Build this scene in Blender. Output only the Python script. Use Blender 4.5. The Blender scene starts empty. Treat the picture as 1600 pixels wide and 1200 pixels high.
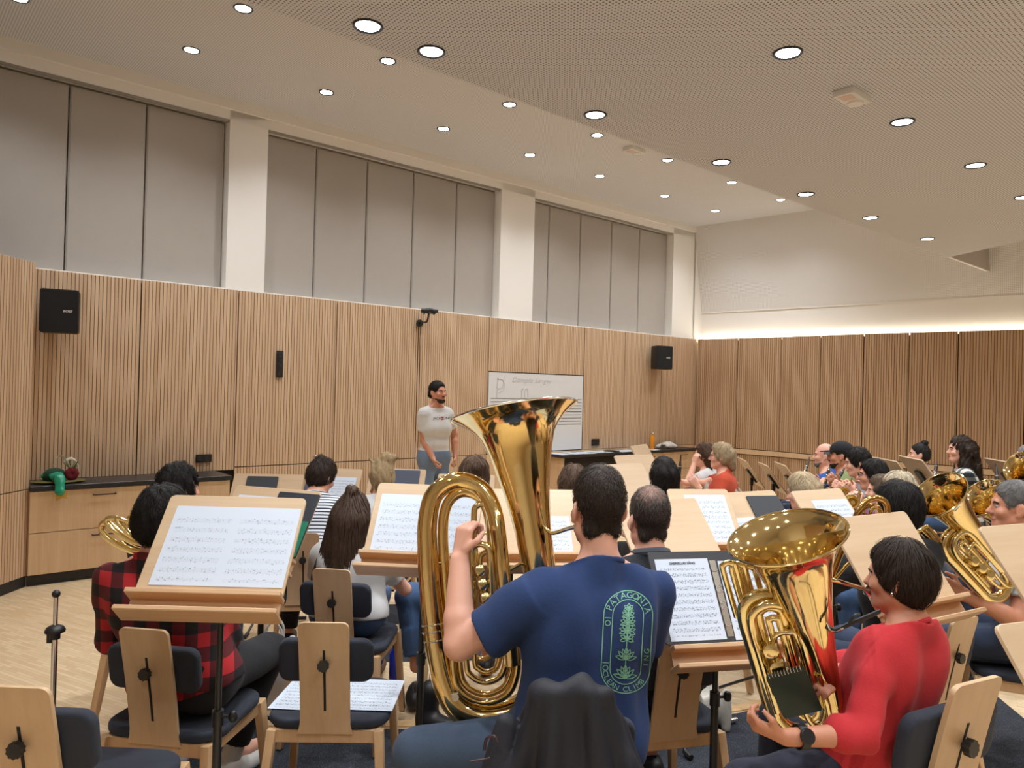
import bpy, bmesh, math, random
import numpy as np
from mathutils import Vector, Matrix, Quaternion
from mathutils.bvhtree import BVHTree
random.seed(7); RNG = np.random.default_rng(7)
SC = bpy.context.scene
COL = SC.collection
PI = math.pi
F, ROLL, PITCH, HC = 1166.4, 0.0262, 0.0063, 1.72   # lens in pixels of a 1600 wide frame, camera roll and pitch, eye height
CR, SR, CP, SP = math.cos(ROLL), math.sin(ROLL), math.cos(PITCH), math.sin(PITCH)

def ray(x, y):
    dx, dy = x - 800.0, y - 600.0
    u, v = dx * CR + dy * SR, -dx * SR + dy * CR
    return Vector((u, F * CP + v * SP, F * SP - v * CP))
def at(x, y, Y):
    """the point of the hall that lies Y metres ahead of the camera behind pixel (x, y)"""
    r = ray(x, y)
    return r * (Y / r.y) + Vector((0, 0, HC))
def at_z(x, y, z):
    r = ray(x, y)
    return r * ((z - HC) / r.z) + Vector((0, 0, HC))
def V(*a): return Vector(a)
def R(d): return math.radians(d)

ROOTM = {}
def tag(o, label=None, cat=None, group=None, kind=None):
    if label: o['label'] = label
    if cat: o['category'] = cat
    if group: o['group'] = group
    if kind: o['kind'] = kind
    return o
def empty(name, loc=(0, 0, 0), rz=0.0, label=None, cat=None, group=None):
    o = bpy.data.objects.new(name, None); COL.objects.link(o)
    o.empty_display_size = 0.1
    o.location = loc; o.rotation_euler = (0, 0, rz)
    ROOTM[o.name] = (Matrix.Translation(Vector(loc)) @ Matrix.Rotation(rz, 4, 'Z')).inverted()
    return tag(o, label, cat, group)
def link(name, me, mat, parent=None):
    """link mesh data whose vertices are in world space below parent"""
    o = bpy.data.objects.new(name, me); COL.objects.link(o)
    if mat is not None:
        for m in (mat if isinstance(mat, (list, tuple)) else [mat]): me.materials.append(m)
    if parent is not None:
        r = parent
        while r.parent is not None: r = r.parent
        if r.name in ROOTM: me.transform(ROOTM[r.name])
        o.parent = parent
    return o
def kids(o): return [c for c in bpy.data.objects if c.parent == o]
def copy_tree(o, parent=None):
    c = o.copy(); COL.objects.link(c)
    if parent is not None: c.parent = parent
    for ch in kids(o): copy_tree(ch, c)
    return c
def smooth(me, angle=None):
    me.polygons.foreach_set('use_smooth', [True] * len(me.polygons))
    if angle is not None:
        bm = bmesh.new(); bm.from_mesh(me)
        for e in bm.edges:
            if len(e.link_faces) == 2 and e.calc_face_angle(0) > angle: e.smooth = False
        bm.to_mesh(me); bm.free()

def catmull(pts, n=8, closed=False):
    pts = [Vector(p) for p in pts]; out = []
    m = len(pts)
    if m < 3: 
        return [pts[0].lerp(pts[-1], i / n) for i in range(n + 1)]
    for i in range(m if closed else m - 1):
        p1, p2 = pts[i], pts[(i + 1) % m]
        p0 = pts[i - 1] if (i > 0 or closed) else p1 * 2 - p2
        p3 = pts[(i + 2) % m] if (i + 2 < m or closed) else p2 * 2 - p1
        for k in range(n):
            t = k / n
            out.append(0.5 * ((2 * p1) + (p2 - p0) * t + (2 * p0 - 5 * p1 + 4 * p2 - p3) * t * t + (3 * p1 - p0 - 3 * p2 + p3) * t ** 3))
    if not closed: out.append(pts[-1].copy())
    return out
def frame_from(z, x=None):
    z = Vector(z).normalized()
    x = Vector(x) if x is not None else (Vector((0, 0, 1)) if abs(z.z) < 0.9 else Vector((1, 0, 0)))
    x = (x - z * x.dot(z)).normalized()
    return x, z.cross(x), z

class MB:
    """collects shapes and links them as one mesh object"""
    def __init__(s): s.v = []; s.f = []; s.m = []; s.uv = {}
    def add(s, vs, fs, mi=0):
        b = len(s.v); s.v += [Vector(p) for p in vs]
        s.f += [tuple(b + i for i in f) for f in fs]; s.m += [mi] * len(fs)
        return b
    def box(s, c, size, rot=None, mi=0):
        c = Vector(c); h = Vector(size) / 2
        vs = [Vector((x * h.x, y * h.y, z * h.z)) for x in (-1, 1) for y in (-1, 1) for z in (-1, 1)]
        if rot is not None: vs = [rot @ p for p in vs]
        s.add([c + p for p in vs], [(0, 1, 3, 2), (4, 6, 7, 5), (0, 4, 5, 1), (2, 3, 7, 6), (0, 2, 6, 4), (1, 5, 7, 3)], mi); return s
    def bar(s, p0, p1, w, h, x=None, w1=None, h1=None, mi=0):
        p0, p1 = Vector(p0), Vector(p1); X, Y, Z = frame_from(p1 - p0, x)
        w1 = w1 or w; h1 = h1 or h
        vs = [p0 + X * a * w / 2 + Y * b * h / 2 for a, b in ((-1, -1), (1, -1), (1, 1), (-1, 1))] + [p1 + X * a * w1 / 2 + Y * b * h1 / 2 for a, b in ((-1, -1), (1, -1), (1, 1), (-1, 1))]
        s.add(vs, [(3, 2, 1, 0), (4, 5, 6, 7), (0, 1, 5, 4), (1, 2, 6, 5), (2, 3, 7, 6), (3, 0, 4, 7)], mi); return s
    def tube(s, path, r, n=12, sm=8, closed=False, caps=True, mi=0, flat=1.0):
        """swept round tube; r a number, a list along the control points or a function of 0..1"""
        P = catmull(path, sm, closed) if sm > 1 else [Vector(p) for p in path]
        m = len(P)
        if callable(r): rr = [r(i / (m - 1)) for i in range(m)]
        elif isinstance(r, (list, tuple)):
            rr = []
            for i in range(m):
                t = i / (m - 1) * (len(r) - 1); k = min(int(t), len(r) - 2); rr.append(r[k] + (r[k + 1] - r[k]) * (t - k))
        else: rr = [r] * m
        T = []
        for i in range(m):
            a = P[i - 1] if (i > 0 or closed) else P[i]; b = P[(i + 1) % m] if (i < m - 1 or closed) else P[i]
            d = b - a; T.append(d.normalized() if d.length > 1e-9 else (T[-1] if T else Vector((0, 0, 1))))
        X, Yv, _ = frame_from(T[0]); vs = []
        for i in range(m):
            if i > 0:
                q = T[i - 1].rotation_difference(T[i]); X = q @ X
            X = (X - T[i] * X.dot(T[i])).normalized(); Yv = T[i].cross(X)
            for k in range(n):
                a = 2 * PI * k / n
                vs.append(P[i] + X * math.cos(a) * rr[i] + Yv * math.sin(a) * rr[i] * flat)
        fs = []
        for i in range(m if closed else m - 1):
            j = (i + 1) % m
            for k in range(n):
                l = (k + 1) % n; fs.append((i * n + k, i * n + l, j * n + l, j * n + k))
        if caps and not closed:
            fs.append(tuple(reversed(range(n)))); fs.append(tuple(range((m - 1) * n, m * n)))
        s.add(vs, fs, mi); return s
    def lathe(s, prof, o=(0, 0, 0), z=(0, 0, 1), x=None, n=24, mi=0, closed=False, a0=0.0, a1=2 * PI):
        """prof: (radius, height) pairs turned about axis z through o"""
        X, Y, Z = frame_from(z, x); o = Vector(o); m = len(prof); vs = []
        for (r, h) in prof:
            for k in range(n):
                a = a0 + (a1 - a0) * k / n; vs.append(o + X * math.cos(a) * r + Y * math.sin(a) * r + Z * h)
        fs = []
        for i in range(m - 1 if not closed else m):
            j = (i + 1) % m
            for k in range(n):
                l = (k + 1) % n; fs.append((i * n + k, i * n + l, j * n + l, j * n + k))
        s.add(vs, fs, mi)
        if not closed:
            b = len(s.v) - len(vs)
            if prof[0][0] > 1e-6: s.f.append(tuple(b + k for k in reversed(range(n)))); s.m.append(mi)
            if prof[-1][0] > 1e-6: s.f.append(tuple(b + (m - 1) * n + k for k in range(n))); s.m.append(mi)
        return s
    def ball(s, c, r, n=12, z=(0, 0, 1), x=None, mi=0):
        rx, ry, rz = (r, r, r) if not isinstance(r, (tuple, list)) else r
        X, Y, Z = frame_from(z, x); c = Vector(c); vs = []; m = max(5, n // 2 + 1)
        for i in range(m):
            t = PI * i / (m - 1)
            for k in range(n):
                a = 2 * PI * k / n
                vs.append(c + X * math.sin(t) * math.cos(a) * rx + Y * math.sin(t) * math.sin(a) * ry - Z * math.cos(t) * rz)
        fs = [(i * n + k, i * n + (k + 1) % n, (i + 1) * n + (k + 1) % n, (i + 1) * n + k) for i in range(m - 1) for k in range(n)]
        s.add(vs, fs, mi); return s
    def prism(s, poly, o, X, Y, t, mi=0):
        """outline poly (2D) in the plane o, X, Y given thickness t along X x Y"""
        o, X, Y = Vector(o), Vector(X), Vector(Y); Z = X.cross(Y).normalized(); n = len(poly)
        vs = [o + X * a + Y * b for a, b in poly] + [o + X * a + Y * b + Z * t for a, b in poly]
        s.add(vs, [tuple(reversed(range(n))), tuple(range(n, 2 * n))] + [(i, (i + 1) % n, n + (i + 1) % n, n + i) for i in range(n)], mi); return s
    def build(s, name, mat, parent=None, sm=False, bevel=0.0, seg=2, angle=0.6, weld=False):
        me = bpy.data.meshes.new(name); me.from_pydata([tuple(p) for p in s.v], [], s.f)
        me.polygons.foreach_set('material_index', s.m)
        bm = bmesh.new(); bm.from_mesh(me)
        if weld: bmesh.ops.remove_doubles(bm, verts=bm.verts, dist=1e-5)
        bmesh.ops.recalc_face_normals(bm, faces=bm.faces)
        if bevel > 0:
            ed = [e for e in bm.edges if len(e.link_faces) == 2 and e.calc_face_angle(0) > 0.5]
            bmesh.ops.bevel(bm, geom=ed, offset=bevel, segments=seg, affect='EDGES', profile=0.5, clamp_overlap=True)
        bm.to_mesh(me); bm.free(); me.validate()
        if sm or bevel > 0: smooth(me, angle)
        return link(name, me, mat, parent)

def rrect(w, h, r, n=5, c=(0, 0)):
    """rounded rectangle outline"""
    out = []
    for cx, cy, a0 in ((w / 2 - r, h / 2 - r, 0), (-w / 2 + r, h / 2 - r, PI / 2), (-w / 2 + r, -h / 2 + r, PI), (w / 2 - r, -h / 2 + r, 1.5 * PI)):
        for i in range(n + 1):
            a = a0 + PI / 2 * i / n; out.append((c[0] + cx + r * math.cos(a), c[1] + cy + r * math.sin(a)))
    return out

# ---------------------------------------------------------------- smooth solid shapes (people, cloth)
class Solid:
    """union of rounded limbs and ellipsoids, blended where they meet, turned into one closed surface"""
    def __init__(s): s.ops = []
    def cone(s, a, b, ra, rb, k=0.02, mode=0): s.ops.append(('c', np.array(a, float), np.array(b, float), ra, rb, k, mode)); return s
    def sleeve(s, a, b, ra, rb, k=0.01): s.ops.append(('f', np.array(a, float), np.array(b, float), ra, rb, k, 0)); return s
    def ell(s, c, r, X=(1, 0, 0), Z=(0, 0, 1), k=0.02, mode=0):
        Zv = Vector(Z).normalized(); Xv = Vector(X); Xv = (Xv - Zv * Xv.dot(Zv)).normalized(); Yv = Zv.cross(Xv)
        s.ops.append(('e', np.array(c, float), np.array(r, float), np.array([Xv, Yv, Zv]), 0, k, mode)); return s
    def cut(s, p, n, k=0.004): s.ops.append(('h', np.array(p, float), np.array(Vector(n).normalized(), float), 0, 0, k, 2)); return s
    def grown(s, g):
        o = Solid()
        for op in s.ops:
            if op[0] in 'cf': o.ops.append((op[0], op[1], op[2], op[3] + g, op[4] + g, op[5], op[6]))
            elif op[0] == 'e': o.ops.append(('e', op[1], op[2] + g, op[3], 0, op[5], op[6]))
            else: o.ops.append(op)
        return o
    def mesh(s, name, h=0.008, wrinkle=None):
        lo = np.full(3, 1e9); hi = -lo
        for op in s.ops:
            if op[6] != 0: continue
            if op[0] in 'cf':
                r = max(op[3], op[4]); lo = np.minimum(lo, np.minimum(op[1], op[2]) - r); hi = np.maximum(hi, np.maximum(op[1], op[2]) + r)
            elif op[0] == 'e':
                r = op[2].max(); lo = np.minimum(lo, op[1] - r); hi = np.maximum(hi, op[1] + r)
        lo = lo - 4 * h - 0.01; hi = hi + 4 * h + 0.01
        n = np.ceil((hi - lo) / h).astype(int) + 1
        ax = [(lo[i] + h * np.arange(n[i])).astype(np.float32) for i in range(3)]
        f = np.full(tuple(n), 0.08, np.float32)
        for op in s.ops:
            t, k, mode = op[0], op[5], op[6]
            if t == 'h':
                d = ((ax[0] - op[1][0]) * op[2][0])[:, None, None] + ((ax[1] - op[1][1]) * op[2][1])[None, :, None] + ((ax[2] - op[1][2]) * op[2][2])[None, None, :]
                f = np.maximum(f, d.astype(np.float32)); continue
            m = k + 3 * h + 0.005
            if t in 'cf':
                r = max(op[3], op[4]); a = np.minimum(op[1], op[2]) - r - m; b = np.maximum(op[1], op[2]) + r + m
            else:
                r = op[2].max(); a = op[1] - r - m; b = op[1] + r + m
            i0 = np.clip(np.floor((a - lo) / h).astype(int), 0, n - 1); i1 = np.clip(np.ceil((b - lo) / h).astype(int) + 1, 1, n)
            if (i1 <= i0).any(): continue
            sl = tuple(slice(i0[i], i1[i]) for i in range(3))
            X = ax[0][sl[0]][:, None, None]; Y = ax[1][sl[1]][None, :, None]; Z = ax[2][sl[2]][None, None, :]
            if t == 'c':
                p, q = op[1], op[2]; e = q - p; L = float(e @ e) + 1e-12
                tt = np.clip(((X - p[0]) * e[0] + (Y - p[1]) * e[1] + (Z - p[2]) * e[2]) / L, 0, 1)
                d = np.sqrt((X - p[0] - tt * e[0]) ** 2 + (Y - p[1] - tt * e[1]) ** 2 + (Z - p[2] - tt * e[2]) ** 2) - (op[3] + (op[4] - op[3]) * tt)
            elif t == 'f':
                p, q = op[1], op[2]; e = q - p; L = math.sqrt(float(e @ e)) + 1e-9; e = e / L
                tt = (X - p[0]) * e[0] + (Y - p[1]) * e[1] + (Z - p[2]) * e[2]
                rad = np.sqrt(np.maximum((X - p[0]) ** 2 + (Y - p[1]) ** 2 + (Z - p[2]) ** 2 - tt * tt, 0)) - (op[3] + (op[4] - op[3]) * np.clip(tt / L, 0, 1))
                d = np.maximum(rad, np.abs(tt - L / 2) - L / 2)
            else:
                c, rr, M = op[1], op[2], op[3]
                x, y, z = X - c[0], Y - c[1], Z - c[2]
                u = [(x * M[i][0] + y * M[i][1] + z * M[i][2]) for i in range(3)]
                k0 = np.sqrt(sum((u[i] / rr[i]) ** 2 for i in range(3))); k1 = np.sqrt(sum((u[i] / rr[i] ** 2) ** 2 for i in range(3))) + 1e-9
                d = k0 * (k0 - 1) / k1
                d = np.where(k0 < 0.3, -rr.min() * 0.7, d)
            d = d.astype(np.float32); g = f[sl]
            if mode == 0:
                hh = np.maximum(k - np.abs(g - d), 0) / k if k > 0 else 0
                f[sl] = np.minimum(g, d) - hh * hh * k * 0.25
            else:
                d = -d; hh = np.maximum(k - np.abs(g - d), 0) / k if k > 0 else 0
                f[sl] = np.maximum(g, d) + hh * hh * k * 0.25
        if wrinkle is not None:
            f = f + wrinkle(ax[0][:, None, None], ax[1][None, :, None], ax[2][None, None, :]).astype(np.float32)
        f[0] = f[-1] = 0.05; f[:, 0] = f[:, -1] = 0.05; f[:, :, 0] = f[:, :, -1] = 0.05
        v, q = nets(f, lo, h)
        me = bpy.data.meshes.new(name)
        me.vertices.add(len(v)); me.vertices.foreach_set('co', v.astype(np.float32).ravel())
        me.loops.add(len(q) * 4); me.loops.foreach_set('vertex_index', q.astype(np.int32).ravel())
        me.polygons.add(len(q)); me.polygons.foreach_set('loop_start', np.arange(0, len(q) * 4, 4, dtype=np.int32))
        me.polygons.foreach_set('loop_total', np.full(len(q), 4, np.int32))
        me.polygons.foreach_set('use_smooth', np.ones(len(q), bool))
        me.update(calc_edges=True); me.validate()
        return me
    def build(s, name, mat, parent=None, h=0.008, wrinkle=None):
        return link(name, s.mesh(name, h, wrinkle), mat, parent)

def nets(f, lo, h):
    """closed quad surface where f changes sign"""
    s = f < 0; nx, ny, nz = f.shape
    cs = [(i, j, k) for i in (0, 1) for j in (0, 1) for k in (0, 1)]
    cnt = np.zeros((nx - 1, ny - 1, nz - 1), np.int8)
    for i, j, k in cs: cnt += s[i:nx - 1 + i, j:ny - 1 + j, k:nz - 1 + k]
    mask = (cnt > 0) & (cnt < 8); cells = np.argwhere(mask)
    idx = np.full(mask.shape, -1, np.int64); idx[mask] = np.arange(len(cells))
    acc = np.zeros((len(cells), 3)); num = np.zeros(len(cells))
    val = {c: f[cells[:, 0] + c[0], cells[:, 1] + c[1], cells[:, 2] + c[2]] for c in cs}
    for a in cs:
        for ax in range(3):
            if a[ax]: continue
            b = list(a); b[ax] = 1; b = tuple(b); fa, fb = val[a], val[b]; x = (fa < 0) != (fb < 0)
            t = np.where(x, fa / np.where(x, fa - fb, 1), 0)
            p = np.tile(np.array(a, float), (len(cells), 1)); p[:, ax] += t
            acc += p * x[:, None]; num += x
    pos = lo + h * (cells + acc / num[:, None])
    quads = []
    for ax in range(3):
        o1, o2 = [(1, 2), (2, 0), (0, 1)][ax]
        sl0 = [slice(None)] * 3; sl1 = [slice(None)] * 3
        sl0[ax] = slice(0, -1); sl1[ax] = slice(1, None)
        d = s[tuple(sl0)].astype(np.int8) - s[tuple(sl1)].astype(np.int8)
        e = np.argwhere(d != 0); sg = d[tuple(e.T)]
        ok = (e[:, o1] > 0) & (e[:, o2] > 0) & (e[:, o1] < f.shape[o1] - 1) & (e[:, o2] < f.shape[o2] - 1)
        e, sg = e[ok], sg[ok]
        def cell(da, db):
            c = e.copy(); c[:, o1] -= da; c[:, o2] -= db
            return idx[c[:, 0], c[:, 1], c[:, 2]]
        q = np.stack([cell(1, 1), cell(0, 1), cell(0, 0), cell(1, 0)], 1)
        q[sg < 0] = q[sg < 0][:, ::-1]
        quads.append(q[(q >= 0).all(1)])
    return pos, np.concatenate(quads)

def folds(seed, amp=0.004, scale=14.0, stretch=(1, 1, 0.45)):
    """creases of worn cloth"""
    r = np.random.default_rng(seed); D = r.normal(size=(5, 3)); D /= np.linalg.norm(D, axis=1)[:, None]; ph = r.uniform(0, 6, 5)
    def w(x, y, z):
        o = 0
        for i in range(5):
            a = (x * D[i, 0] * stretch[0] + y * D[i, 1] * stretch[1] + z * D[i, 2] * stretch[2]) * scale * (1 + 0.35 * i)
            b = (x * D[(i + 2) % 5, 0] + y * D[(i + 2) % 5, 1] + z * D[(i + 2) % 5, 2]) * scale * 0.6
            o = o + np.sin(a * 2.2 + ph[i] + 1.3 * np.sin(b + ph[i])) / (1 + 0.3 * i)
        return o * amp * 0.4
    return w
# ---------------------------------------------------------------- materials
def srgb(r, g, b):
    f = lambda c: (c / 255 / 12.92) if c / 255 <= 0.04045 else ((c / 255 + 0.055) / 1.055) ** 2.4
    return (f(r), f(g), f(b), 1)
class NT:
    def __init__(s, name):
        s.mat = bpy.data.materials.new(name); s.mat.use_nodes = True; s.t = s.mat.node_tree
        s.b = s.t.nodes['Principled BSDF']
    def n(s, typ, ins=None, **kw):
        x = s.t.nodes.new(typ)
        for k, v in kw.items(): setattr(x, k, v)
        for k, v in (ins or {}).items(): s.to(v, x.inputs[k])
        return x
    def to(s, v, sock):
        if hasattr(v, 'bl_idname') and hasattr(v, 'is_output'): s.t.links.new(v, sock)
        elif hasattr(v, 'outputs'): s.t.links.new(v.outputs[0], sock)
        else: sock.default_value = v
    def math(s, op, a, b=0.0, c=None):
        ins = {0: a, 1: b}
        if c is not None: ins[2] = c
        return s.n('ShaderNodeMath', ins, operation=op).outputs[0]
    def mix(s, fac, a, b, blend='MIX'):
        x = s.n('ShaderNodeMix', None, data_type='RGBA', blend_type=blend)
        s.to(fac, x.inputs[0]); s.to(a, x.inputs[6]); s.to(b, x.inputs[7]); return x.outputs[2]
    def coord(s, kind='Object', scale=(1, 1, 1), rot=(0, 0, 0), loc=(0, 0, 0)):
        tc = s.n('ShaderNodeTexCoord')
        m = s.n('ShaderNodeMapping', {0: tc.outputs[kind]})
        m.inputs['Scale'].default_value = scale; m.inputs['Rotation'].default_value = rot; m.inputs['Location'].default_value = loc
        return m.outputs[0]
    def noise(s, co, scale, detail=3, rough=0.5, dist=0.0):
        return s.n('ShaderNodeTexNoise', {'Vector': co, 'Scale': scale, 'Detail': detail, 'Roughness': rough, 'Distortion': dist}).outputs[0]
    def ramp(s, fac, stops):
        r = s.n('ShaderNodeValToRGB', {0: fac}); e = r.color_ramp.elements
        while len(e) < len(stops): e.new(0.5)
        for i, (p, c) in enumerate(stops): e[i].position = p; e[i].color = c if len(c) == 4 else (*c, 1)
        return r.outputs[0]
    def bump(s, h, strength=0.3, dist=0.01):
        b = s.n('ShaderNodeBump', {'Height': h, 'Strength': strength, 'Distance': dist}); s.to(b, s.b.inputs['Normal'])
    def set(s, **kw):
        names = dict(col='Base Color', rough='Roughness', metal='Metallic', ior='IOR', spec='Specular IOR Level', sheen='Sheen Weight', coat='Coat Weight', em='Emission Color', es='Emission Strength', trans='Transmission Weight', alpha='Alpha', sss='Subsurface Weight')
        for k, v in kw.items(): s.to(v, s.b.inputs[names[k]])
        return s.mat
MC = {}
def plain(name, col, rough=0.6, metal=0.0, **kw):
    if name in MC: return MC[name]
    m = NT(name); MC[name] = m.set(col=col, rough=rough, metal=metal, **kw); return MC[name]
def cloth(name, col, bump=0.25, scale=420, col2=None, rough=0.9, sheen=0.04):
    if name in MC: return MC[name]
    m = NT(name); co = m.coord()
    n1 = m.noise(co, 7, 4); n2 = m.noise(co, scale, 2)
    c = m.mix(m.math('MULTIPLY', n1, 0.7), col, col2 or tuple(x * 0.72 for x in col[:3]) + (1,))
    c = m.mix(m.math('MULTIPLY', n2, 0.25), c, (0, 0, 0, 1))
    m.bump(m.math('ADD', n2, m.math('MULTIPLY', m.noise(co, 30, 3), 1.5)), bump, 0.003)
    MC[name] = m.set(col=c, rough=rough, sheen=sheen); return MC[name]
def skin(name, col):
    if name in MC: return MC[name]
    m = NT(name); co = m.coord(); n = m.noise(co, 22, 4); n2 = m.noise(co, 160, 3)
    c = m.mix(m.math('MULTIPLY', n, 0.55), col, (col[0] * 0.95, col[1] * 0.72, col[2] * 0.66, 1))
    m.bump(n2, 0.12, 0.002)
    MC[name] = m.set(col=c, rough=0.5, sss=0.0); return MC[name]
def hairm(name, col, light=1.9, rough=0.6):
    if name in MC: return MC[name]
    m = NT(name); co = m.coord(scale=(1, 1, 0.35)); n = m.noise(co, 90, 4, 0.6, 0.4); n1 = m.noise(m.coord(), 9, 3)
    c = m.mix(n, tuple(x * 0.45 for x in col[:3]) + (1,), tuple(min(1, x * light) for x in col[:3]) + (1,))
    c = m.mix(m.math('MULTIPLY', n1, 0.5), c, tuple(x * 0.6 for x in col[:3]) + (1,))
    m.bump(n, 0.6, 0.004)
    MC[name] = m.set(col=c, rough=rough, spec=0.22); return MC[name]
def wood(name, c1, c2, axis=2, scale=1.0, rough=0.45, fine=60, bump=0.03):
    """veneer with the grain running along axis"""
    if name in MC: return MC[name]
    m = NT(name); st = [1, 1, 1]; st[axis] = 0.05
    co = m.coord(scale=tuple(st)); n = m.noise(co, fine * scale, 5, 0.65, 0.3); n2 = m.noise(co, 7 * scale, 3, 0.5, 0.8)
    f = m.math('ADD', m.math('MULTIPLY', n, 0.55), m.math('MULTIPLY', n2, 0.6))
    c = m.ramp(f, [(0.3, c2), (0.75, c1)]); m.bump(n, bump, 0.002)
    MC[name] = m.set(col=c, rough=rough); return MC[name]
def slats(name, c1, c2, cg, pitch=0.032, gap=0.16, rough=0.5, axis=0):
    """vertical ribbed veneer: grooves along z, spaced along the local x axis"""
    if name in MC: return MC[name]
    m = NT(name); tc = m.n('ShaderNodeTexCoord'); sep = m.n('ShaderNodeSeparateXYZ', {0: tc.outputs['Object']})
    x = m.math('DIVIDE', sep.outputs[axis], pitch); fr = m.math('FRACT', x); cell = m.math('FLOOR', x)
    g = m.math('LESS_THAN', fr, gap)
    wn = m.n('ShaderNodeTexWhiteNoise', {1: cell}, noise_dimensions='1D').outputs[0]
    co = m.coord(scale=(1, 1, 0.04)); n = m.noise(co, 70, 5, 0.6); n2 = m.noise(m.coord(scale=(1, 1, 0.1)), 2.2, 2)
    f = m.math('ADD', m.math('MULTIPLY', n, 0.35), m.math('ADD', m.math('MULTIPLY', wn, 0.35), m.math('MULTIPLY', n2, 0.4)))
    c = m.ramp(f, [(0.25, c2), (0.85, c1)]); c = m.mix(g, c, cg)
    edge = m.math('PINGPONG', m.math('SUBTRACT', fr, gap / 2), 0.5)
    m.bump(m.math('MINIMUM', m.math('MULTIPLY', edge, 8.0), 1.0), 0.5, 0.006)
    MC[name] = m.set(col=c, rough=rough); return MC[name]
def perforated(name, col, hole, pitch=0.02, rad=0.2, rough=0.85):
    if name in MC: return MC[name]
    m = NT(name); tc = m.n('ShaderNodeTexCoord'); sep = m.n('ShaderNodeSeparateXYZ', {0: tc.outputs['UV']})
    a = m.math('SUBTRACT', m.math('FRACT', m.math('DIVIDE', sep.outputs[0], pitch)), 0.5)
    b = m.math('SUBTRACT', m.math('FRACT', m.math('DIVIDE', sep.outputs[1], pitch)), 0.5)
    d = m.math('SQRT', m.math('ADD', m.math('MULTIPLY', a, a), m.math('MULTIPLY', b, b)))
    c = m.mix(m.math('LESS_THAN', d, rad), col, hole)
    MC[name] = m.set(col=c, rough=rough); return MC[name]
def brass(name, col, rough=0.09):
    if name in MC: return MC[name]
    m = NT(name); co = m.coord(); n = m.noise(co, 14, 4); n2 = m.noise(co, 60, 3)
    c = m.mix(m.math('MULTIPLY', n, 0.5), col, (col[0] * 0.8, col[1] * 0.7, col[2] * 0.5, 1))
    r = m.math('ADD', rough * 0.6, m.math('MULTIPLY', n2, rough * 0.8))
    m.bump(n, 0.02, 0.01)
    MC[name] = m.set(col=c, rough=r, metal=1.0); return MC[name]
def sheet_music(name, rows=8, seed=0.0, dens=0.5, ink=0.55, cols=1):
    """printed staves; UV 0..1 over the page"""
    if name in MC: return MC[name]
    m = NT(name); tc = m.n('ShaderNodeTexCoord'); sep = m.n('ShaderNodeSeparateXYZ', {0: tc.outputs['UV']}); u, v = sep.outputs[0], sep.outputs[1]
    if cols > 1: u = m.math('FRACT', m.math('MULTIPLY', u, float(cols)))
    inside = m.math('MULTIPLY', m.math('MULTIPLY', m.math('GREATER_THAN', u, 0.07), m.math('LESS_THAN', u, 0.93)), m.math('MULTIPLY', m.math('GREATER_THAN', v, 0.05), m.math('LESS_THAN', v, 0.88)))
    t = m.math('MULTIPLY', v, rows); fr = m.math('FRACT', t); row = m.math('FLOOR', t)
    zone = m.math('MULTIPLY', m.math('GREATER_THAN', fr, 0.28), m.math('LESS_THAN', fr, 0.66))
    ln = m.math('LESS_THAN', m.math('FRACT', m.math('MULTIPLY', m.math('SUBTRACT', fr, 0.28), 4 / 0.36)), 0.2)
    co = m.n('ShaderNodeCombineXYZ', {0: m.math('MULTIPLY', sep.outputs[0], 42.0 * cols), 1: m.math('ADD', m.math('MULTIPLY', v, rows * 4.6), seed), 2: row})
    n = m.noise(co.outputs[0], 1.0, 1, 0.5)
    nz = m.math('MULTIPLY', m.math('GREATER_THAN', fr, 0.18), m.math('LESS_THAN', fr, 0.78))
    notes = m.math('MULTIPLY', m.math('GREATER_THAN', n, 1.02 - dens * 0.8), nz)
    bars = m.math('MULTIPLY', m.math('LESS_THAN', m.math('FRACT', m.math('ADD', m.math('MULTIPLY', u, 5.0), m.math('MULTIPLY', row, 0.37))), 0.014), zone)
    blk = m.math('MULTIPLY', inside, m.math('MAXIMUM', m.math('MULTIPLY', ln, m.math('MULTIPLY', zone, 0.55)), m.math('MAXIMUM', notes, bars)))
    c = m.mix(m.math('MULTIPLY', blk, ink), srgb(200, 210, 225), srgb(56, 60, 72))
    MC[name] = m.set(col=c, rough=0.6); return MC[name]

M_SLAT = slats('ribbed_oak_veneer', srgb(222, 194, 162), srgb(190, 156, 124), srgb(84, 60, 42))
M_CAB = wood('oak_cabinet_veneer', srgb(222, 194, 158), srgb(198, 164, 128), axis=2)
M_BEECH = wood('beech_plywood', srgb(206, 176, 140), srgb(188, 154, 118), axis=2, fine=40, rough=0.4)
M_BEECHX = wood('beech_board', srgb(204, 178, 146), srgb(186, 156, 122), axis=0, fine=40, rough=0.38)
M_EDGE = wood('beech_edge', srgb(208, 172, 134), srgb(182, 142, 104), axis=0, fine=90)
M_BEAM = wood('beech_frame', srgb(208, 172, 132), srgb(188, 148, 108), axis=2, fine=50)
M_PLASTER = plain('white_plaster', (0.86, 0.84, 0.81, 1), 0.9)
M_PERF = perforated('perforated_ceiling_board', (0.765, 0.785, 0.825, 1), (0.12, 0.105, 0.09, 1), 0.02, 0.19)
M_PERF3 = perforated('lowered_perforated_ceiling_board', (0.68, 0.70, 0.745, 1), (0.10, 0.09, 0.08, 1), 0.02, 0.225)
M_PERF2 = perforated('fine_perforated_board', (0.80, 0.795, 0.79, 1), (0.30, 0.27, 0.24, 1), 0.022, 0.2)
M_FELT = cloth('grey_acoustic_cloth', srgb(188, 182, 175), 0.15, 300, srgb(178, 171, 163))
M_BLACK = plain('black_plastic', (0.012, 0.012, 0.013, 1), 0.45)
M_BLACKM = plain('black_painted_metal', (0.015, 0.015, 0.016, 1), 0.38)
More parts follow.
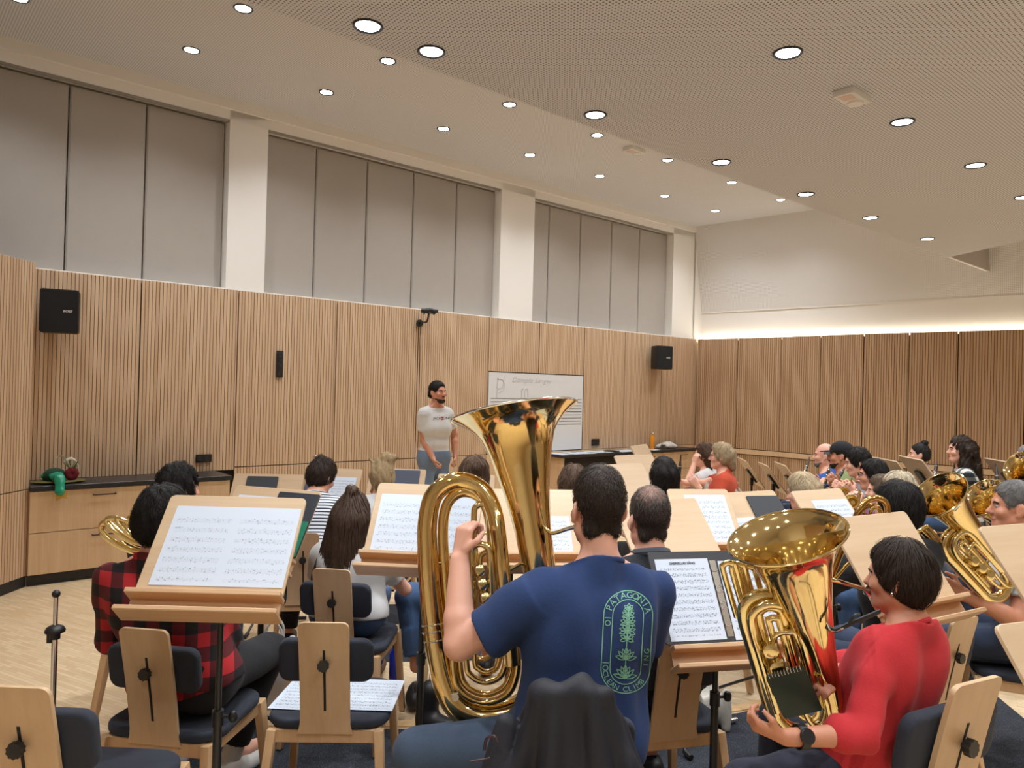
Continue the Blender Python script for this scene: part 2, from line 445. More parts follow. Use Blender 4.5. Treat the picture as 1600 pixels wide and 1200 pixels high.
M_DARKTOP = plain('dark_worktop', (0.025, 0.024, 0.026, 1), 0.35)
M_GAP = plain('dark_gap', (0.015, 0.011, 0.008, 1), 0.9)
M_NAVY = cloth('navy_seat_fabric', srgb(46, 52, 66), 0.35, 500, srgb(34, 39, 50))
M_STEEL = plain('polished_steel', (0.75, 0.75, 0.76, 1), 0.16, 1.0)
M_SILVER = plain('silver_plate', (0.86, 0.85, 0.82, 1), 0.14, 1.0)
M_BRASS = brass('lacquered_brass', (0.92, 0.71, 0.34, 1))
M_BRASSY = brass('yellow_brass', (0.94, 0.80, 0.44, 1), 0.1)
M_BRASSR = brass('rose_brass', (0.94, 0.77, 0.42, 1), 0.08)
M_PAPER = plain('white_paper', srgb(200, 210, 223), 0.6)
M_WHITE = plain('white_plastic', (0.78, 0.78, 0.77, 1), 0.4)
M_INK = plain('dark_ink', (0.03, 0.03, 0.035, 1), 0.6)
M_GREYINK = plain('faint_grey_ink', (0.52, 0.52, 0.55, 1), 0.7)
def make_carpet():
    m = NT('dark_speckled_carpet'); co = m.coord(); n = m.noise(co, 260, 2); n2 = m.noise(co, 3, 3)
    c = m.ramp(n, [(0.35, srgb(22, 26, 34)), (0.6, srgb(52, 58, 68)), (0.78, srgb(120, 126, 136))])
    c = m.mix(m.math('MULTIPLY', n2, 0.4), c, srgb(30, 34, 42)); m.bump(n, 0.6, 0.004); return m.set(col=c, rough=0.95)
M_CARPET = make_carpet()
def make_parquet():
    m = NT('mosaic_parquet'); co = m.coord(rot=(0, 0, R(28)))
    b = m.n('ShaderNodeTexBrick', {'Vector': co, 'Color1': srgb(236, 218, 186), 'Color2': srgb(212, 188, 150), 'Mortar': srgb(170, 142, 108), 'Scale': 1.0, 'Mortar Size': 0.0008, 'Bias': 0.1, 'Brick Width': 0.16, 'Row Height': 0.024})
    b.offset = 0.37
    st = m.noise(m.coord(rot=(0, 0, R(28)), scale=(0.08, 1, 1)), 90, 4, 0.6)
    c = m.mix(m.math('MULTIPLY', st, 0.4), b.outputs[0], srgb(190, 160, 122)); n2 = m.noise(m.coord(), 1.2, 2)
    c = m.mix(m.math('MULTIPLY', n2, 0.25), c, srgb(222, 196, 158)); return m.set(col=c, rough=0.38)
M_FLOOR = make_parquet()
def glow(name, col, s):
    m = NT(name); return m.set(col=(0, 0, 0, 1), em=col, es=s)
M_LAMP = glow('lit_lamp', (0.93, 0.97, 1.0, 1), 45.0)
M_LED = glow('warm_light_strip', (1.0, 0.88, 0.68, 1), 26.0)
# ---------------------------------------------------------------- the hall
TH = math.atan2(0.65759145, 0.75337473)
T1, N1 = V(math.cos(TH), math.sin(TH), 0), V(-math.sin(TH), math.cos(TH), 0)    # along and towards the front wall
D1 = 7.586
T2, N2, D2 = V(0.72332234, -0.69051053, 0), V(0.69051053, 0.72332234, 0), 11.6068
HT, HK = 2.65, 0.82
ZF, ZN, NE = 4.57, 3.45, 4.21          # far ceiling, near ceiling, where the near one begins
UP = V(0, 0, 1)
def P(s, n, z): return T1 * s + N1 * (D1 - n) + UP * z
def at_n(x, y, n=0.0):
    r = ray(x, y); return r * ((D1 - n) / r.dot(N1)) + V(0, 0, HC)
def sn(p): return p.dot(T1), D1 - p.dot(N1)
def quad(name, pts, mat, parent=None, uv=None, kind=None):
    """a flat board; UV in metres"""
    me = bpy.data.meshes.new(name); me.from_pydata([tuple(p) for p in pts], [], [tuple(range(len(pts)))])
    l = me.uv_layers.new(name='UVMap'); 
    if uv is None:
        p0 = Vector(pts[0]); X = (Vector(pts[1]) - p0).normalized(); Z = X.cross(Vector(pts[2]) - p0).normalized(); Y = Z.cross(X)
        uv = [((Vector(p) - p0).dot(X), (Vector(p) - p0).dot(Y)) for p in pts]
    for i, c in enumerate(uv): l.data[i].uv = c
    o = link(name, me, mat, parent); return tag(o, kind=kind)
def panel(name, p0, p1, z0, z1, mat, parent, t=0.025, margin=0.004, bevel=0.002):
    """an upright board from p0 to p1 with its own frame, so ribs run along its length; its back on the line p0 p1, thickness towards the room"""
    p0, p1 = Vector(p0), Vector(p1); d = p1 - p0; d.z = 0; L = d.length
    m = MB(); m.box((L / 2, -t / 2, (z1 - z0) / 2), (L - 2 * margin, t, z1 - z0))
    o = m.build(name, mat, None, bevel=bevel, seg=1)
    o.location = (p0.x, p0.y, z0); o.rotation_euler = (0, 0, math.atan2(d.y, d.x)); o.parent = parent
    return o
def structure(name, mb, mat, **kw): return tag(mb.build(name, mat, **kw), kind='structure')

# floor
fl = [(-6, -6, 0), (18, -6, 0), (18, 16, 0), (-6, 16, 0)]
m = MB(); m.box((6, 5, -0.05), (26, 24, 0.1)); structure('floor', m, M_FLOOR)
# ceilings
m_c = quad('ceiling', [P(-3, 0, ZF), P(14, 0, ZF), P(14, NE + .3, ZF), P(-3, NE + .3, ZF)], M_PERF, uv=[(0, 0), (17, 0), (17, NE + .3), (0, NE + .3)]); tag(m_c, kind='structure')
e1, e2 = at_n(1480, 393, NE), at_n(1582, 437, NE)
q1 = at_z(1600, 376, ZN); dq = (q1 - V(e1.x, e1.y, ZN)); dq.z = 0; dq.normalize()
s1 = sn(e1)[0]
c1 = V(e1.x, e1.y, ZN); c2 = c1 + dq * 8
sb, nb = sn(c2)
near = [P(-3, NE, ZN), P(s1, NE, ZN), P(sb, nb, ZN), P(sb, 12.6, ZN), P(-3, 12.6, ZN)]
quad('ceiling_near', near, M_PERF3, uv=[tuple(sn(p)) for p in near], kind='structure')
ZR = 4.0          # a dark recess opens beyond the lowered ceiling on the right
far2 = [P(s1, NE + .05, ZR), P(16, NE + .05, ZR), P(16, 12.6, ZR), V(c2.x, c2.y, ZR)]
quad('ceiling_recess', far2, M_PERF, kind='structure')
m = MB(); m.bar(P(-3, NE + .02, (ZN + ZF) / 2 + .002), P(16, NE + .02, (ZN + ZF) / 2 + .002), .036, ZF - ZN - .004, x=N1); m.add([c1, c2, V(c2.x, c2.y, ZR), V(c1.x, c1.y, ZR)], [(0, 1, 2, 3)]); structure('trim_1', m, M_PLASTER)
m = MB(); m.bar(P(s1 + .02, NE + .047, (ZN + ZR) / 2), P(12, NE + .047, (ZN + ZR) / 2), .016, ZR - ZN, x=N1); structure('trim_5', m, plain('shade_toned_bulkhead', (.40, .35, .31, 1), .9))  # bulkhead face in brown-grey, the shade of the recess put into its colour

# front wall: plaster with three high niches between pillars
PB = -0.02        # pillar faces lie just behind the wood
ND = 0.20         # niche depth
pil = [(-3.0, -1.0), (2.76, 3.16), (6.37, 6.975), (10.125, 10.75)]
m = MB()
m.box((0, 0, 0), (0.01, 0.01, 0.01))
m.v, m.f, m.m = [], [], []
Rm = Matrix.Rotation(TH, 3, 'Z')
def rbox(mb, s0, s1, n0, n1, z0, z1, mi=0):
    c = P((s0 + s1) / 2, (n0 + n1) / 2, (z0 + z1) / 2); mb.box(c, (s1 - s0, abs(n1 - n0), z1 - z0), Rm, mi)
for a, b in pil: rbox(m, a, b, PB, PB - ND - .1, HT - .02, ZF)
rbox(m, -3, 14, PB - ND, PB - ND - .12, 0, ZF + .1)                    # wall behind the niches
rbox(m, -3, 10.75, PB, PB - ND, 4.375, ZF)                            # lintel
rbox(m, -3, 10.75, PB + .035, PB, 4.47, ZF)                           # stepped cornice
rbox(m, -3, 10.98, -0.012, PB - ND, HT - .03, HT + .012)               # ledge on the panels
rbox(m, 10.7, 14, PB + .0, PB - ND, HT - .02, ZF)
wf = structure('wall_front', m, M_PLASTER)
m = MB(); rbox(m, -1.2, 10.98, -0.034, -0.06, 0.05, HT - .03); o = m.build('dark_backing', M_GAP, wf)
for seams in ([-1.0, .05, .71, 1.36, 2.01, 2.76], [3.16, 3.78, 4.425, 5.075, 5.735, 6.37], [6.975, 7.39, 8.04, 8.74, 9.41, 10.125]):
    for a, b in zip(seams[:-1], seams[1:]):
        panel('acoustic_panel', P(a, PB - ND + .002, 0), P(b, PB - ND + .002, 0), HT + .012, 4.355, M_FELT, wf, t=0.06 + .02 * (seams[0] < 0), margin=0.006, bevel=0.012)
m = MB()
for a, b in ((-1, 2.76), (3.16, 6.37), (6.975, 10.125)): rbox(m, a, b, PB - .02, PB - .05, 4.352, 4.376)
m.build('curtain_rail', plain('dark_rail', (.30, .28, .26, 1), .5), wf)
# ribbed wood on the front wall
ws = [1.10, 1.97, 2.89, 4.0, 5.09, 6.2]
for i, (a, b) in enumerate(zip(ws[:-1], ws[1:])):
    panel('wood_panel', P(a, -0.03, 0), P(b, -0.03, 0), HK + .03 if b > 3 else HK, HT, M_SLAT, wf, t=0.03)
    if a > 2.5: panel('wood_panel', P(a, -0.03, 0), P(b, -0.03, 0), 0.09, HK + .02, M_SLAT, wf, t=0.03)
for a, b in ((6.2, 7.11), (7.11, 8.02)): panel('wood_panel', P(a, -0.03, 0), P(b, -0.03, 0), 1.945, HT, M_SLAT, wf, t=0.03)
for a, b in ((8.02, 8.94), (8.94, 9.86), (9.86, 10.93)): panel('wood_panel', P(a, -0.03, 0), P(b, -0.03, 0), .85, HT, M_SLAT, wf, t=0.03)
panel('wood_panel', P(6.2, -0.03, 0), P(10.93, -0.03, 0), 0.09, .845, M_CAB, wf, t=0.03)
m = MB(); rbox(m, 2.69, 10.9, -0.005, -0.03, 0, .09); tag(m.build('baseboard_front', M_BLACK), kind='structure')

# left wall: ribbed facets that lead towards the camera
Lp = [P(1.06, 0.40, 0), V(-3.97, 4.6, 0), V(-3.75, 2.2, 0), V(-3.4, -1.5, 0), V(-3.2, -4.5, 0)]
m = MB()
for a, b in zip(Lp[:-1], Lp[1:]):
    d = (b - a).normalized(); nrm = V(d.y, -d.x, 0); mid = (a + b) / 2 - (-nrm) * .0
    L = (b - a).length; ang = math.atan2(d.y, d.x)
    m.box(V(mid.x, mid.y, HT / 2) + nrm * .09, (L, .1, HT - .02), Matrix.Rotation(ang, 3, 'Z'))
wl = structure('wall_left', m, M_GAP)
for a, b in zip(Lp[:-1], Lp[1:]):
    n = max(1, round((b - a).length / 1.5))
    for k in range(n):
        p, q = b.lerp(a, k / n), b.lerp(a, (k + 1) / n)
        off = V((a - b).y, -(a - b).x, 0).normalized() * -.03
        panel('wood_panel', p + off, q + off, .80, HT, M_SLAT, wl, t=.03)
        panel('wood_panel', p + off, q + off, .09, .792, M_SLAT, wl, t=.03)
m = MB()
for a, b in zip(Lp[:-1], Lp[1:]): m.bar(V(a.x, a.y, .045) - V(.012, 0, 0), V(b.x, b.y, .045) - V(.012, 0, 0), .02, .09, x=(1, 0, 0))
tag(m.build('baseboard_left', M_BLACK), kind='structure')
m = MB(); rbox(m, 1.03, 1.06, .40, -0.03, 0, HT); tag(m.build('trim_2', M_CAB), kind='structure')

# right wall: straight plaster above, ribbed wood facets below, a light strip in the joint
k0, k1 = V(3.28, 12.92, 0), V(3.28, 12.92, 0) + T2 * 15
def W2(t, off, z): return k0 + T2 * t - N2 * off + UP * z
m = MB(); m.add([W2(-.4, -.1, 0), W2(15, -.1, 0), W2(15, -.1, HT), W2(-.4, -.1, HT)], [(3, 2, 1, 0)])
m.add([W2(-.4, -.1, HT), W2(15, -.1, HT), W2(15, 0, HT + .0), W2(-.4, 0, HT + .0)], [(0, 1, 2, 3)])
m.add([W2(-.4, 0, HT), W2(15, 0, HT), W2(15, 0, 3.115), W2(-.4, 0, 3.115)], [(0, 1, 2, 3)])
wr = structure('wall_right', m, M_PLASTER)
sl = [W2(-.4, 0.012, 3.115), W2(15, 0.012, 3.115), W2(15, .262, ZF), W2(-.4, .262, ZF)]
quad('sloped_board', sl, M_PERF2, wr)
m = MB(); m.bar(W2(-.3, .012, 3.115), W2(15, .012, 3.115), .02, .012); m.build('edge_profile', M_PLASTER, wr)
Rp = [W2(t, o, 0) for t, o in ((.0, .14), (1.47, .10), (2.75, .22), (3.95, .20), (4.7, .16), (7.4, .16), (12.6, .16))]
seg = {0: 2, 1: 2, 2: 2, 3: 1, 4: 2, 5: 4}
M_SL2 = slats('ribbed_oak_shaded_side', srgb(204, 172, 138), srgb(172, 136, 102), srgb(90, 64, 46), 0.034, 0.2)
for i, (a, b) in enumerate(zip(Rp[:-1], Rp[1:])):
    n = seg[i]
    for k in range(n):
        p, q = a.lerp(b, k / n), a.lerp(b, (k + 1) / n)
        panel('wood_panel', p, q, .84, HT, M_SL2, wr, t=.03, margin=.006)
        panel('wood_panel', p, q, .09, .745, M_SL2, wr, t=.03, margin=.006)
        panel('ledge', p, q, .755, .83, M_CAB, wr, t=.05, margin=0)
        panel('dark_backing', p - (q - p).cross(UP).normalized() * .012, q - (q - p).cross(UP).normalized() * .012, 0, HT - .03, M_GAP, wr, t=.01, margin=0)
led = MB(); led.bar(W2(.02, .045, HT - .012), W2(12, .045, HT - .012), .03, .02); tag(led.build('led_strip', M_LED, wr), label='glowing warm light strip')
m = MB(); rbox(m, 10.93, 10.99, .03, -.12, .09, HT); tag(m.build('trim_3', M_CAB), kind='structure')
# the walls behind the camera
m = MB(); m.box(P(6, 12.3, 2), (24, .1, 4.6), Rm); structure('wall_back', m, M_PLASTER)
m = MB(); m.add([P(-2.6, -.3, 0), P(-2.6, 12.6, 0), P(-2.6, 12.6, ZF), P(-2.6, -.3, ZF)], [(0, 1, 2, 3)]); structure('wall_left_upper', m, M_PLASTER)

# ---------------------------------------------------------------- fixtures
def text_polys(s, size=1.0, align='CENTER', font=None, shear=0.0, bold=0.0):
    cu = bpy.data.curves.new('lettering', 'FONT'); cu.body = s; cu.size = size; cu.align_x = align; cu.shear = shear; cu.offset = bold; cu.resolution_u = 3
    o = bpy.data.objects.new('lettering', cu); COL.objects.link(o)
    dg = bpy.context.evaluated_depsgraph_get(); me = bpy.data.meshes.new_from_object(o.evaluated_get(dg))
    vs = [v.co.copy() for v in me.vertices]; fs = [tuple(p.vertices) for p in me.polygons]
    bpy.data.objects.remove(o); bpy.data.curves.remove(cu); bpy.data.meshes.remove(me)
    return vs, fs
def lettering(mb, s, size, o, X, Y, off=0.001, **kw):
    vs, fs = text_polys(s, size, **kw); X, Y, o = Vector(X).normalized(), Vector(Y).normalized(), Vector(o); Z = X.cross(Y)
    mb.add([o + X * v.x + Y * v.y + Z * off for v in vs], fs); return mb

# downlights
def make_downlight(loc, label, group):
    r = empty('ceiling_downlight', (0, 0, 0), 0, label, 'ceiling light', group)
    m = MB(); m.lathe([(.073, .001), (.073, -.006), (.068, -.010), (.057, -.004), (.057, .001)], n=28); m.build('ring', M_BLACK, r, sm=True)
    m = MB(); m.lathe([(.0001, -.0045), (.058, -.0035)], n=28); m.build('lamp', M_LAMP, r, sm=True)
    li = bpy.data.lights.new('downlight_beam', 'SPOT'); li.energy = 84; li.color = (0.95, 0.98, 1.0); li.spot_size = R(128); li.spot_blend = 1.0; li.shadow_soft_size = 0.05
    lo = bpy.data.objects.new('downlight_beam', li); COL.objects.link(lo); lo.location = (0, 0, -.03); lo.parent = r
    r.location = loc; return r, li
rowA = [(299, 78), (510, 144), (693, 201), (828, 242), (937, 275), (1039, 306), (1118, 329)]
rowB = [(380, 13), (606, 95), (796, 163), (933, 211), (1043, 250), (1143, 285), (1220, 312)]
rowC = [(674, 80), (930, 179), (1127, 253), (1259, 303), (1360, 340), (1449, 373)]
rowD = [(1231, 82), (1410, 190), (1524, 258), (1600, 308)]
ordw = ['first', 'second', 'third', 'fourth', 'fifth', 'sixth', 'seventh']
DL, dl_light = None, None
def put_light(p, lab, grp):
    global DL, dl_light
    if DL is None: DL, dl_light = make_downlight(p, lab, grp); return DL
    c = copy_tree(DL); c.location = p; tag(c, lab, 'ceiling light', grp); return c
for row, z, nm in ((rowA, ZF, 'in the row above the fabric panels'), (rowB, ZF, 'in the high ceiling row along the ceiling step'), (rowC, ZN, 'in the lowered ceiling row along its edge'), (rowD, ZN, 'in the lowered ceiling row nearest the camera')):
    for i, (x, y) in enumerate(row):
        w = at_z(x, y, z)
        put_light(w, f'round black-rimmed downlight, {ordw[i]} from the left {nm}', 'recessed ceiling downlights')
for i in (-1,):
    put_light(P(.83, .86, ZF), 'round black-rimmed downlight out of view at the left of the high ceiling', 'recessed ceiling downlights out of view')
for n in (5.65, 6.9, 8.15):
    for s in ([1.2, 2.5] if n < 6 else [-.5, .9, 2.3, 3.7, 5.1, 6.5, 7.9]):
        put_light(P(s, n, ZN), 'round black-rimmed downlight in the lowered ceiling behind the camera', 'recessed ceiling downlights out of view')
for s in (.6, 1.8):
    put_light(P(s, 4.40, ZN), 'round black-rimmed downlight in the lowered ceiling beyond the upper left corner', 'recessed ceiling downlights out of view')

# emergency lights on the ceilings
def emergency(p, lab, k):
    r = empty('emergency_light', p, TH, lab, 'emergency light', 'ceiling emergency lights')
    m = MB(); m.box(p - UP * .02 * k, (.22 * k, .12 * k, .04 * k), Rm); m.build('housing', M_WHITE, r, bevel=.006)
    m = MB(); m.lathe([(.045 * k, 0), (.042 * k, -.012 * k), (.030 * k, -.016 * k), (.001, -.018 * k)], o=p - UP * .04 * k + T1 * .045 * k, n=24); m.build('lens', plain('clear_lens', (.85, .82, .8, 1), .1), r, sm=True)
    m = MB(); m.box(p - UP * .0405 * k - T1 * .055 * k, (.075 * k, .07 * k, .002), Rm); m.build('light_window', plain('pink_window', (.72, .56, .5, 1), .4), r)
    return r
emergency(at_z(1331, 146, ZN), 'white box emergency light with round lens on the lowered ceiling', 1.0)
emergency(at_z(991, 232, ZF), 'small white box emergency light on the high ceiling', 1.15)

# loudspeakers
def speaker(px, py, yaw_off, lab):
    c = at_n(px, py, 0.20); yaw = TH + yaw_off
    r = empty('wall_speaker', c, yaw, lab, 'loudspeaker', 'wall loudspeakers'); Q = Matrix.Rotation(yaw, 3, 'Z')
    m = MB(); m.prism(rrect(.29, .37, .02), c + Q @ V(0, -.09, 0), Q @ V(1, 0, 0), (0, 0, 1), -.18); m.build('cabinet', M_BLACK, r, bevel=.004)
    m = MB(); m.prism(rrect(.27, .35, .02), c + Q @ V(0, -.09, 0), Q @ V(1, 0, 0), (0, 0, 1), .006); m.build('grille', cloth('black_grille', (.01, .01, .011, 1), .3, 600), r)
    m = MB(); m.bar(c + Q @ V(0, .08, 0), at_n(px, py, 0.0) + V(0, 0, 0), .07, .10); m.build('wall_bracket', M_BLACKM, r)
    m = MB(); lettering(m, 'BOSE', .028, c + Q @ V(.06, -.0965, -.01), Q @ V(1, 0, 0), (0, 0, 1), off=.001, bold=.0006, shear=.25); tag(m.build('logo', M_WHITE, r), label='small white logo lettering')
    return r
speaker(94, 487, R(-14), 'black loudspeaker high on the ribbed wall at the left end')
speaker(1034, 559, R(-22), 'black loudspeaker on the ribbed wall right of the whiteboard')

# sockets, control strip
def wall_plate(px, py, w, h, lab, n_, cat='wall socket', knob=False):
    c = at_n(px, py, 0.008)
    r = empty('wall_socket' if not knob else 'control_panel', c, TH, lab, cat)
    m = MB(); m.prism(rrect(w, h, .006, 3), c, T1, UP, .012); m.build('plate', M_BLACK, r, bevel=.002)
    for i in range(n_):
        o = c + (T1 * (w * ((i + .5) / n_ - .5)) if not knob else UP * h * ((i + .5) / n_ - .5)) - N1 * .012
        m = MB(); m.lathe([(.024, 0), (.024, .004), (.019, .004), (.018, .001), (.001, .001)], o=o, z=-N1, n=20); m.build('socket_ring', plain('dark_grey_plastic', (.03, .03, .032, 1), .3), r, sm=True)
    return r
wall_plate(318, 716, .155, .08, 'black double wall socket above the dark worktop', 2)
wall_plate(930, 691, .16, .10, 'black double wall socket right of the whiteboard', 2)
wall_plate(436.5, 569, .075, .285, 'tall narrow black control strip on the ribbed wall', 3, 'control panel', True)

# microphone bracket
c = at_n(655, 505, .02)
r = empty('microphone_bracket', c, TH, 'black wall bracket carrying small microphones above the ribbed wall', 'microphone bracket')
m = MB(); m.lathe([(.045, 0), (.045, .02), (.02, .03)], o=c, z=-N1, n=20); m.build('wall_disc', M_BLACKM, r, sm=True)
a1_, a2_, a3_ = at_n(667, 503, .12), at_n(669, 496, .14), at_n(670, 488, .14)
m = MB(); m.tube([c, at_n(660, 504, .1), a1_], .011, 8); m.tube([a1_, a2_, a3_], .012, 8); m.build('arm', M_BLACKM, r, sm=True)
m = MB(); m.tube([at_n(659, 488, .14), at_n(680, 490, .14)], .009, 8, sm=1); m.build('cross_bar', M_BLACKM, r, sm=True)
for x, y in ((663, 485), (670, 484.5), (678, 486)):
    m = MB(); b = at_n(x, y, .14); m.tube([b - UP * .05, b], .007, 8, sm=1); m.lathe([(.001, -.04), (.02, -.038), (.023, 0), (.02, .05), (.001, .052)], o=b, z=T1 - N1 * .6, n=14); m.build('microphone', M_BLACK, r, sm=True)
m = MB(); m.tube([at_n(657, 507, .012), at_n(655.5, 540, .01), at_n(655, 600, .01), at_n(653, 700, .01)], .003, 6); tag(m.build('microphone_cable', M_BLACK), 'thin black cable running down the wall below the microphone bracket', 'cable')

# whiteboard
p0, p1 = P(6.215, -.005, .86), P(8.005, -.005, .86)
r = empty('whiteboard', P(7.11, 0, .86), TH, 'white writing board with printed stave lines on the ribbed wall', 'whiteboard')
m = MB(); rbox(m, 6.215, 8.005, .004, -.02, .86, 1.932); m.build('board_surface', plain('white_enamel', (.74, .76, .78, 1), .18), r)
m = MB()
for y0 in (622.3, 643.5):
    for k in range(5):
        zc = at_n(765, y0, 0).z - k * .045
        rbox(m, 6.25, 7.98, .0055, .004, zc - .004, zc + .004)
m.build('stave_lines', plain('grey_stave_line', (.12, .12, .13, 1), .5), r)
m = MB(); vs, fs = text_polys('Dämpfe Sänger', .11, 'LEFT', shear=.3); o = at_n(799, 597, -.0) - N1 * .006
m.add([o + T1 * v.x * 1.1 + UP * v.y * .8 for v in vs], fs); m.build('handwriting', M_GREYINK, r)
m = MB()
for pts in ([(778, 590), (777, 602), (776, 622)], [(777, 592), (784, 593), (788, 600), (786, 609), (779, 613)], [(788, 588), (785, 605), (777, 607)], [(815, 622), (815, 609), (818, 607)], [(820, 622), (820, 610), (824, 608), (825, 621)]):
    m.tube([at_n(x, y, .006) for x, y in pts], .004, 5, sm=4)
m.build('drawn_notes', M_GREYINK, r)

# low cabinets with dark worktops
def worktop(s0, s1, n1, lab):
    m = MB(); rbox(m, s0, s1, n1 + .02, .002, .78, HK); return tag(m.build('worktop', M_DARKTOP, bevel=.003, seg=1), lab, 'worktop')
def cabinet(s0, s1, n1, lab, fronts, z0=.09, z1=.778, group=None, plinth=True, side_open=None):
    r = empty('low_cabinet', P((s0 + s1) / 2, n1 / 2, 0), TH, lab, 'cabinet', group)
    m = MB(); rbox(m, s0 + .001, s1 - .001, n1 - .022, .003, z0, z1)
    m.build('carcass', M_CAB, r)
    if plinth: m = MB(); rbox(m, s0 + .001, s1 - .001, n1 - .03, .003, 0, z0); m.build('plinth', M_BLACK, r)
    for (a, b, c, d, typ) in fronts:
        A, B = s0 + (s1 - s0) * a, s0 + (s1 - s0) * b; Cz, Dz = z0 + (z1 - z0) * c, z0 + (z1 - z0) * d
        if typ == 'open':
            m = MB(); rbox(m, A + .02, B - .02, n1 - .018, n1 - .024, Cz, Dz); m.build('shelf_opening', M_GAP, r)
            m = MB(); rbox(m, A + .02, B - .02, n1, n1 - .03, Cz - .02, Cz + .005); m.build('shelf', M_CAB, r); continue
        m = MB(); rbox(m, A + .003, B - .003, n1, n1 - .02, Cz + .003, Dz - .003)
        f = m.build('drawer_front' if typ == 'drawer' else 'door', M_CAB, r, bevel=.0015, seg=1)
        if typ == 'drawer':
            sm, hz = A + (B - A) * .62, Dz - .055
            m = MB(); w = .085
            m.tube([P(sm - w, n1, hz), P(sm - w, n1 + .03, hz), P(sm + w, n1 + .03, hz), P(sm + w, n1, hz)], .006, 8, sm=1); m.build('handle', M_BLACKM, f)
        else:
            m = MB(); m.lathe([(.012, 0), (.012, .012)], o=P(A + .05, n1, Dz - .06), z=-N1, n=14); m.box(P(A + .05, n1 + .022, Dz - .06), (.02, .02, .012), Rm); m.build('key', M_BLACKM, f)
    return r
NC = .44
worktop(1.06, 2.70, NC, 'dark worktop along the left cabinets under the ribbed wall')
sA = sn(at_n(229, 770, NC))[0]
cabinet(1.06, sA, NC, 'oak cabinet with two wide drawers under the feathered hat', [(0, 1, .5, 1, 'drawer'), (0, 1, 0, .5, 'drawer')], group='low oak cabinets')
cabinet(sA, 2.69, NC, 'oak cabinet with keyed door right of the two-drawer cabinet', [(0, .5, 0, 1, 'door'), (.5, 1, 0, 1, 'door')], group='low oak cabinets')
NCR = .30
worktop(7.30, 10.45, NCR, 'dark worktop with papers below the whiteboard')
cabinet(7.36, 8.75, NCR, 'oak cabinet with open dark shelf below the whiteboard', [(0, 1, .70, 1, 'open'), (0, 1, 0, .68, 'door')], group='low oak cabinets')
cabinet(8.75, 9.55, NCR, 'oak cabinet with a narrow top drawer beside the open shelf', [(0, 1, .6, 1, 'drawer'), (0, 1, 0, .6, 'door')], group='low oak cabinets')
cabinet(9.55, 10.42, NCR, 'oak cabinet with a narrow top drawer at the far corner', [(0, 1, .6, 1, 'drawer'), (0, 1, 0, .6, 'door')], group='low oak cabinets')

# papers, bottle and cloth on the far worktop
rr = random.Random(3)
labs = ['white sheet on the far worktop nearest the tuba bell', 'second white sheet along the far worktop from the tuba', 'third white sheet along the far worktop from the tuba', 'fourth white sheet along the far worktop from the tuba', 'fifth white sheet along the far worktop from the tuba', 'sixth white sheet along the far worktop, below the wall socket', 'seventh white sheet along the far worktop from the tuba', 'eighth white sheet along the far worktop, near the bottle', 'white sheet on the far worktop beside the orange bottle']
for i, lb in enumerate(labs):
    s = 7.42 + i * .244; m = MB(); m.box(P(s, .15 + rr.uniform(-.03, .05), HK + .002 + .0022 * (i % 2)), (.21, .297, .0015), Matrix.Rotation(TH + rr.uniform(-.25, .25), 3, 'Z'))
    tag(m.build('paper_sheet', M_PAPER), lb, 'paper', 'papers on the far worktop')
m = MB(); m.box(P(8.45, .2, HK + .0125), (.16, .2, .012), Matrix.Rotation(TH + .4, 3, 'Z')); tag(m.build('dark_notebook', M_BLACK), 'small black notebook among the papers on the far worktop', 'notebook')
b = at_n(1019, 699, .17); b.z = HK
r = empty('water_bottle', b, 0, 'orange drinking bottle standing on the far worktop', 'bottle')
m = MB(); m.lathe([(.033, 0), (.037, .006), (.037, .17), (.034, .195), (.020, .22), (.018, .235)], o=b, n=20); m.build('bottle_body', plain('orange_metal', srgb(226, 142, 22), .3), r, sm=True)
m = MB(); m.lathe([(.020, .235), (.020, .262), (.016, .266)], o=b, n=18); m.build('cap', M_STEEL, r, sm=True)
S = Solid(); c = at_n(1040, 699, .17); c.z = HK
for k in range(9): S.cone(c + T1 * rr.uniform(-.16, .2) + N1 * rr.uniform(-.06, .08) + UP * (.035 + .04 * rr.random()), c + T1 * rr.uniform(-.16, .22) + N1 * rr.uniform(-.08, .08) + UP * .035, .032, .03, .03)
S.cut(c + UP * .012, (0, 0, -1))
tag(S.build('folded_cloth', cloth('white_cloth', (.74, .72, .68, 1), .3, 200), None, .01, folds(4, .01, 22)), 'crumpled white cloth lying beside the orange bottle', 'cloth')
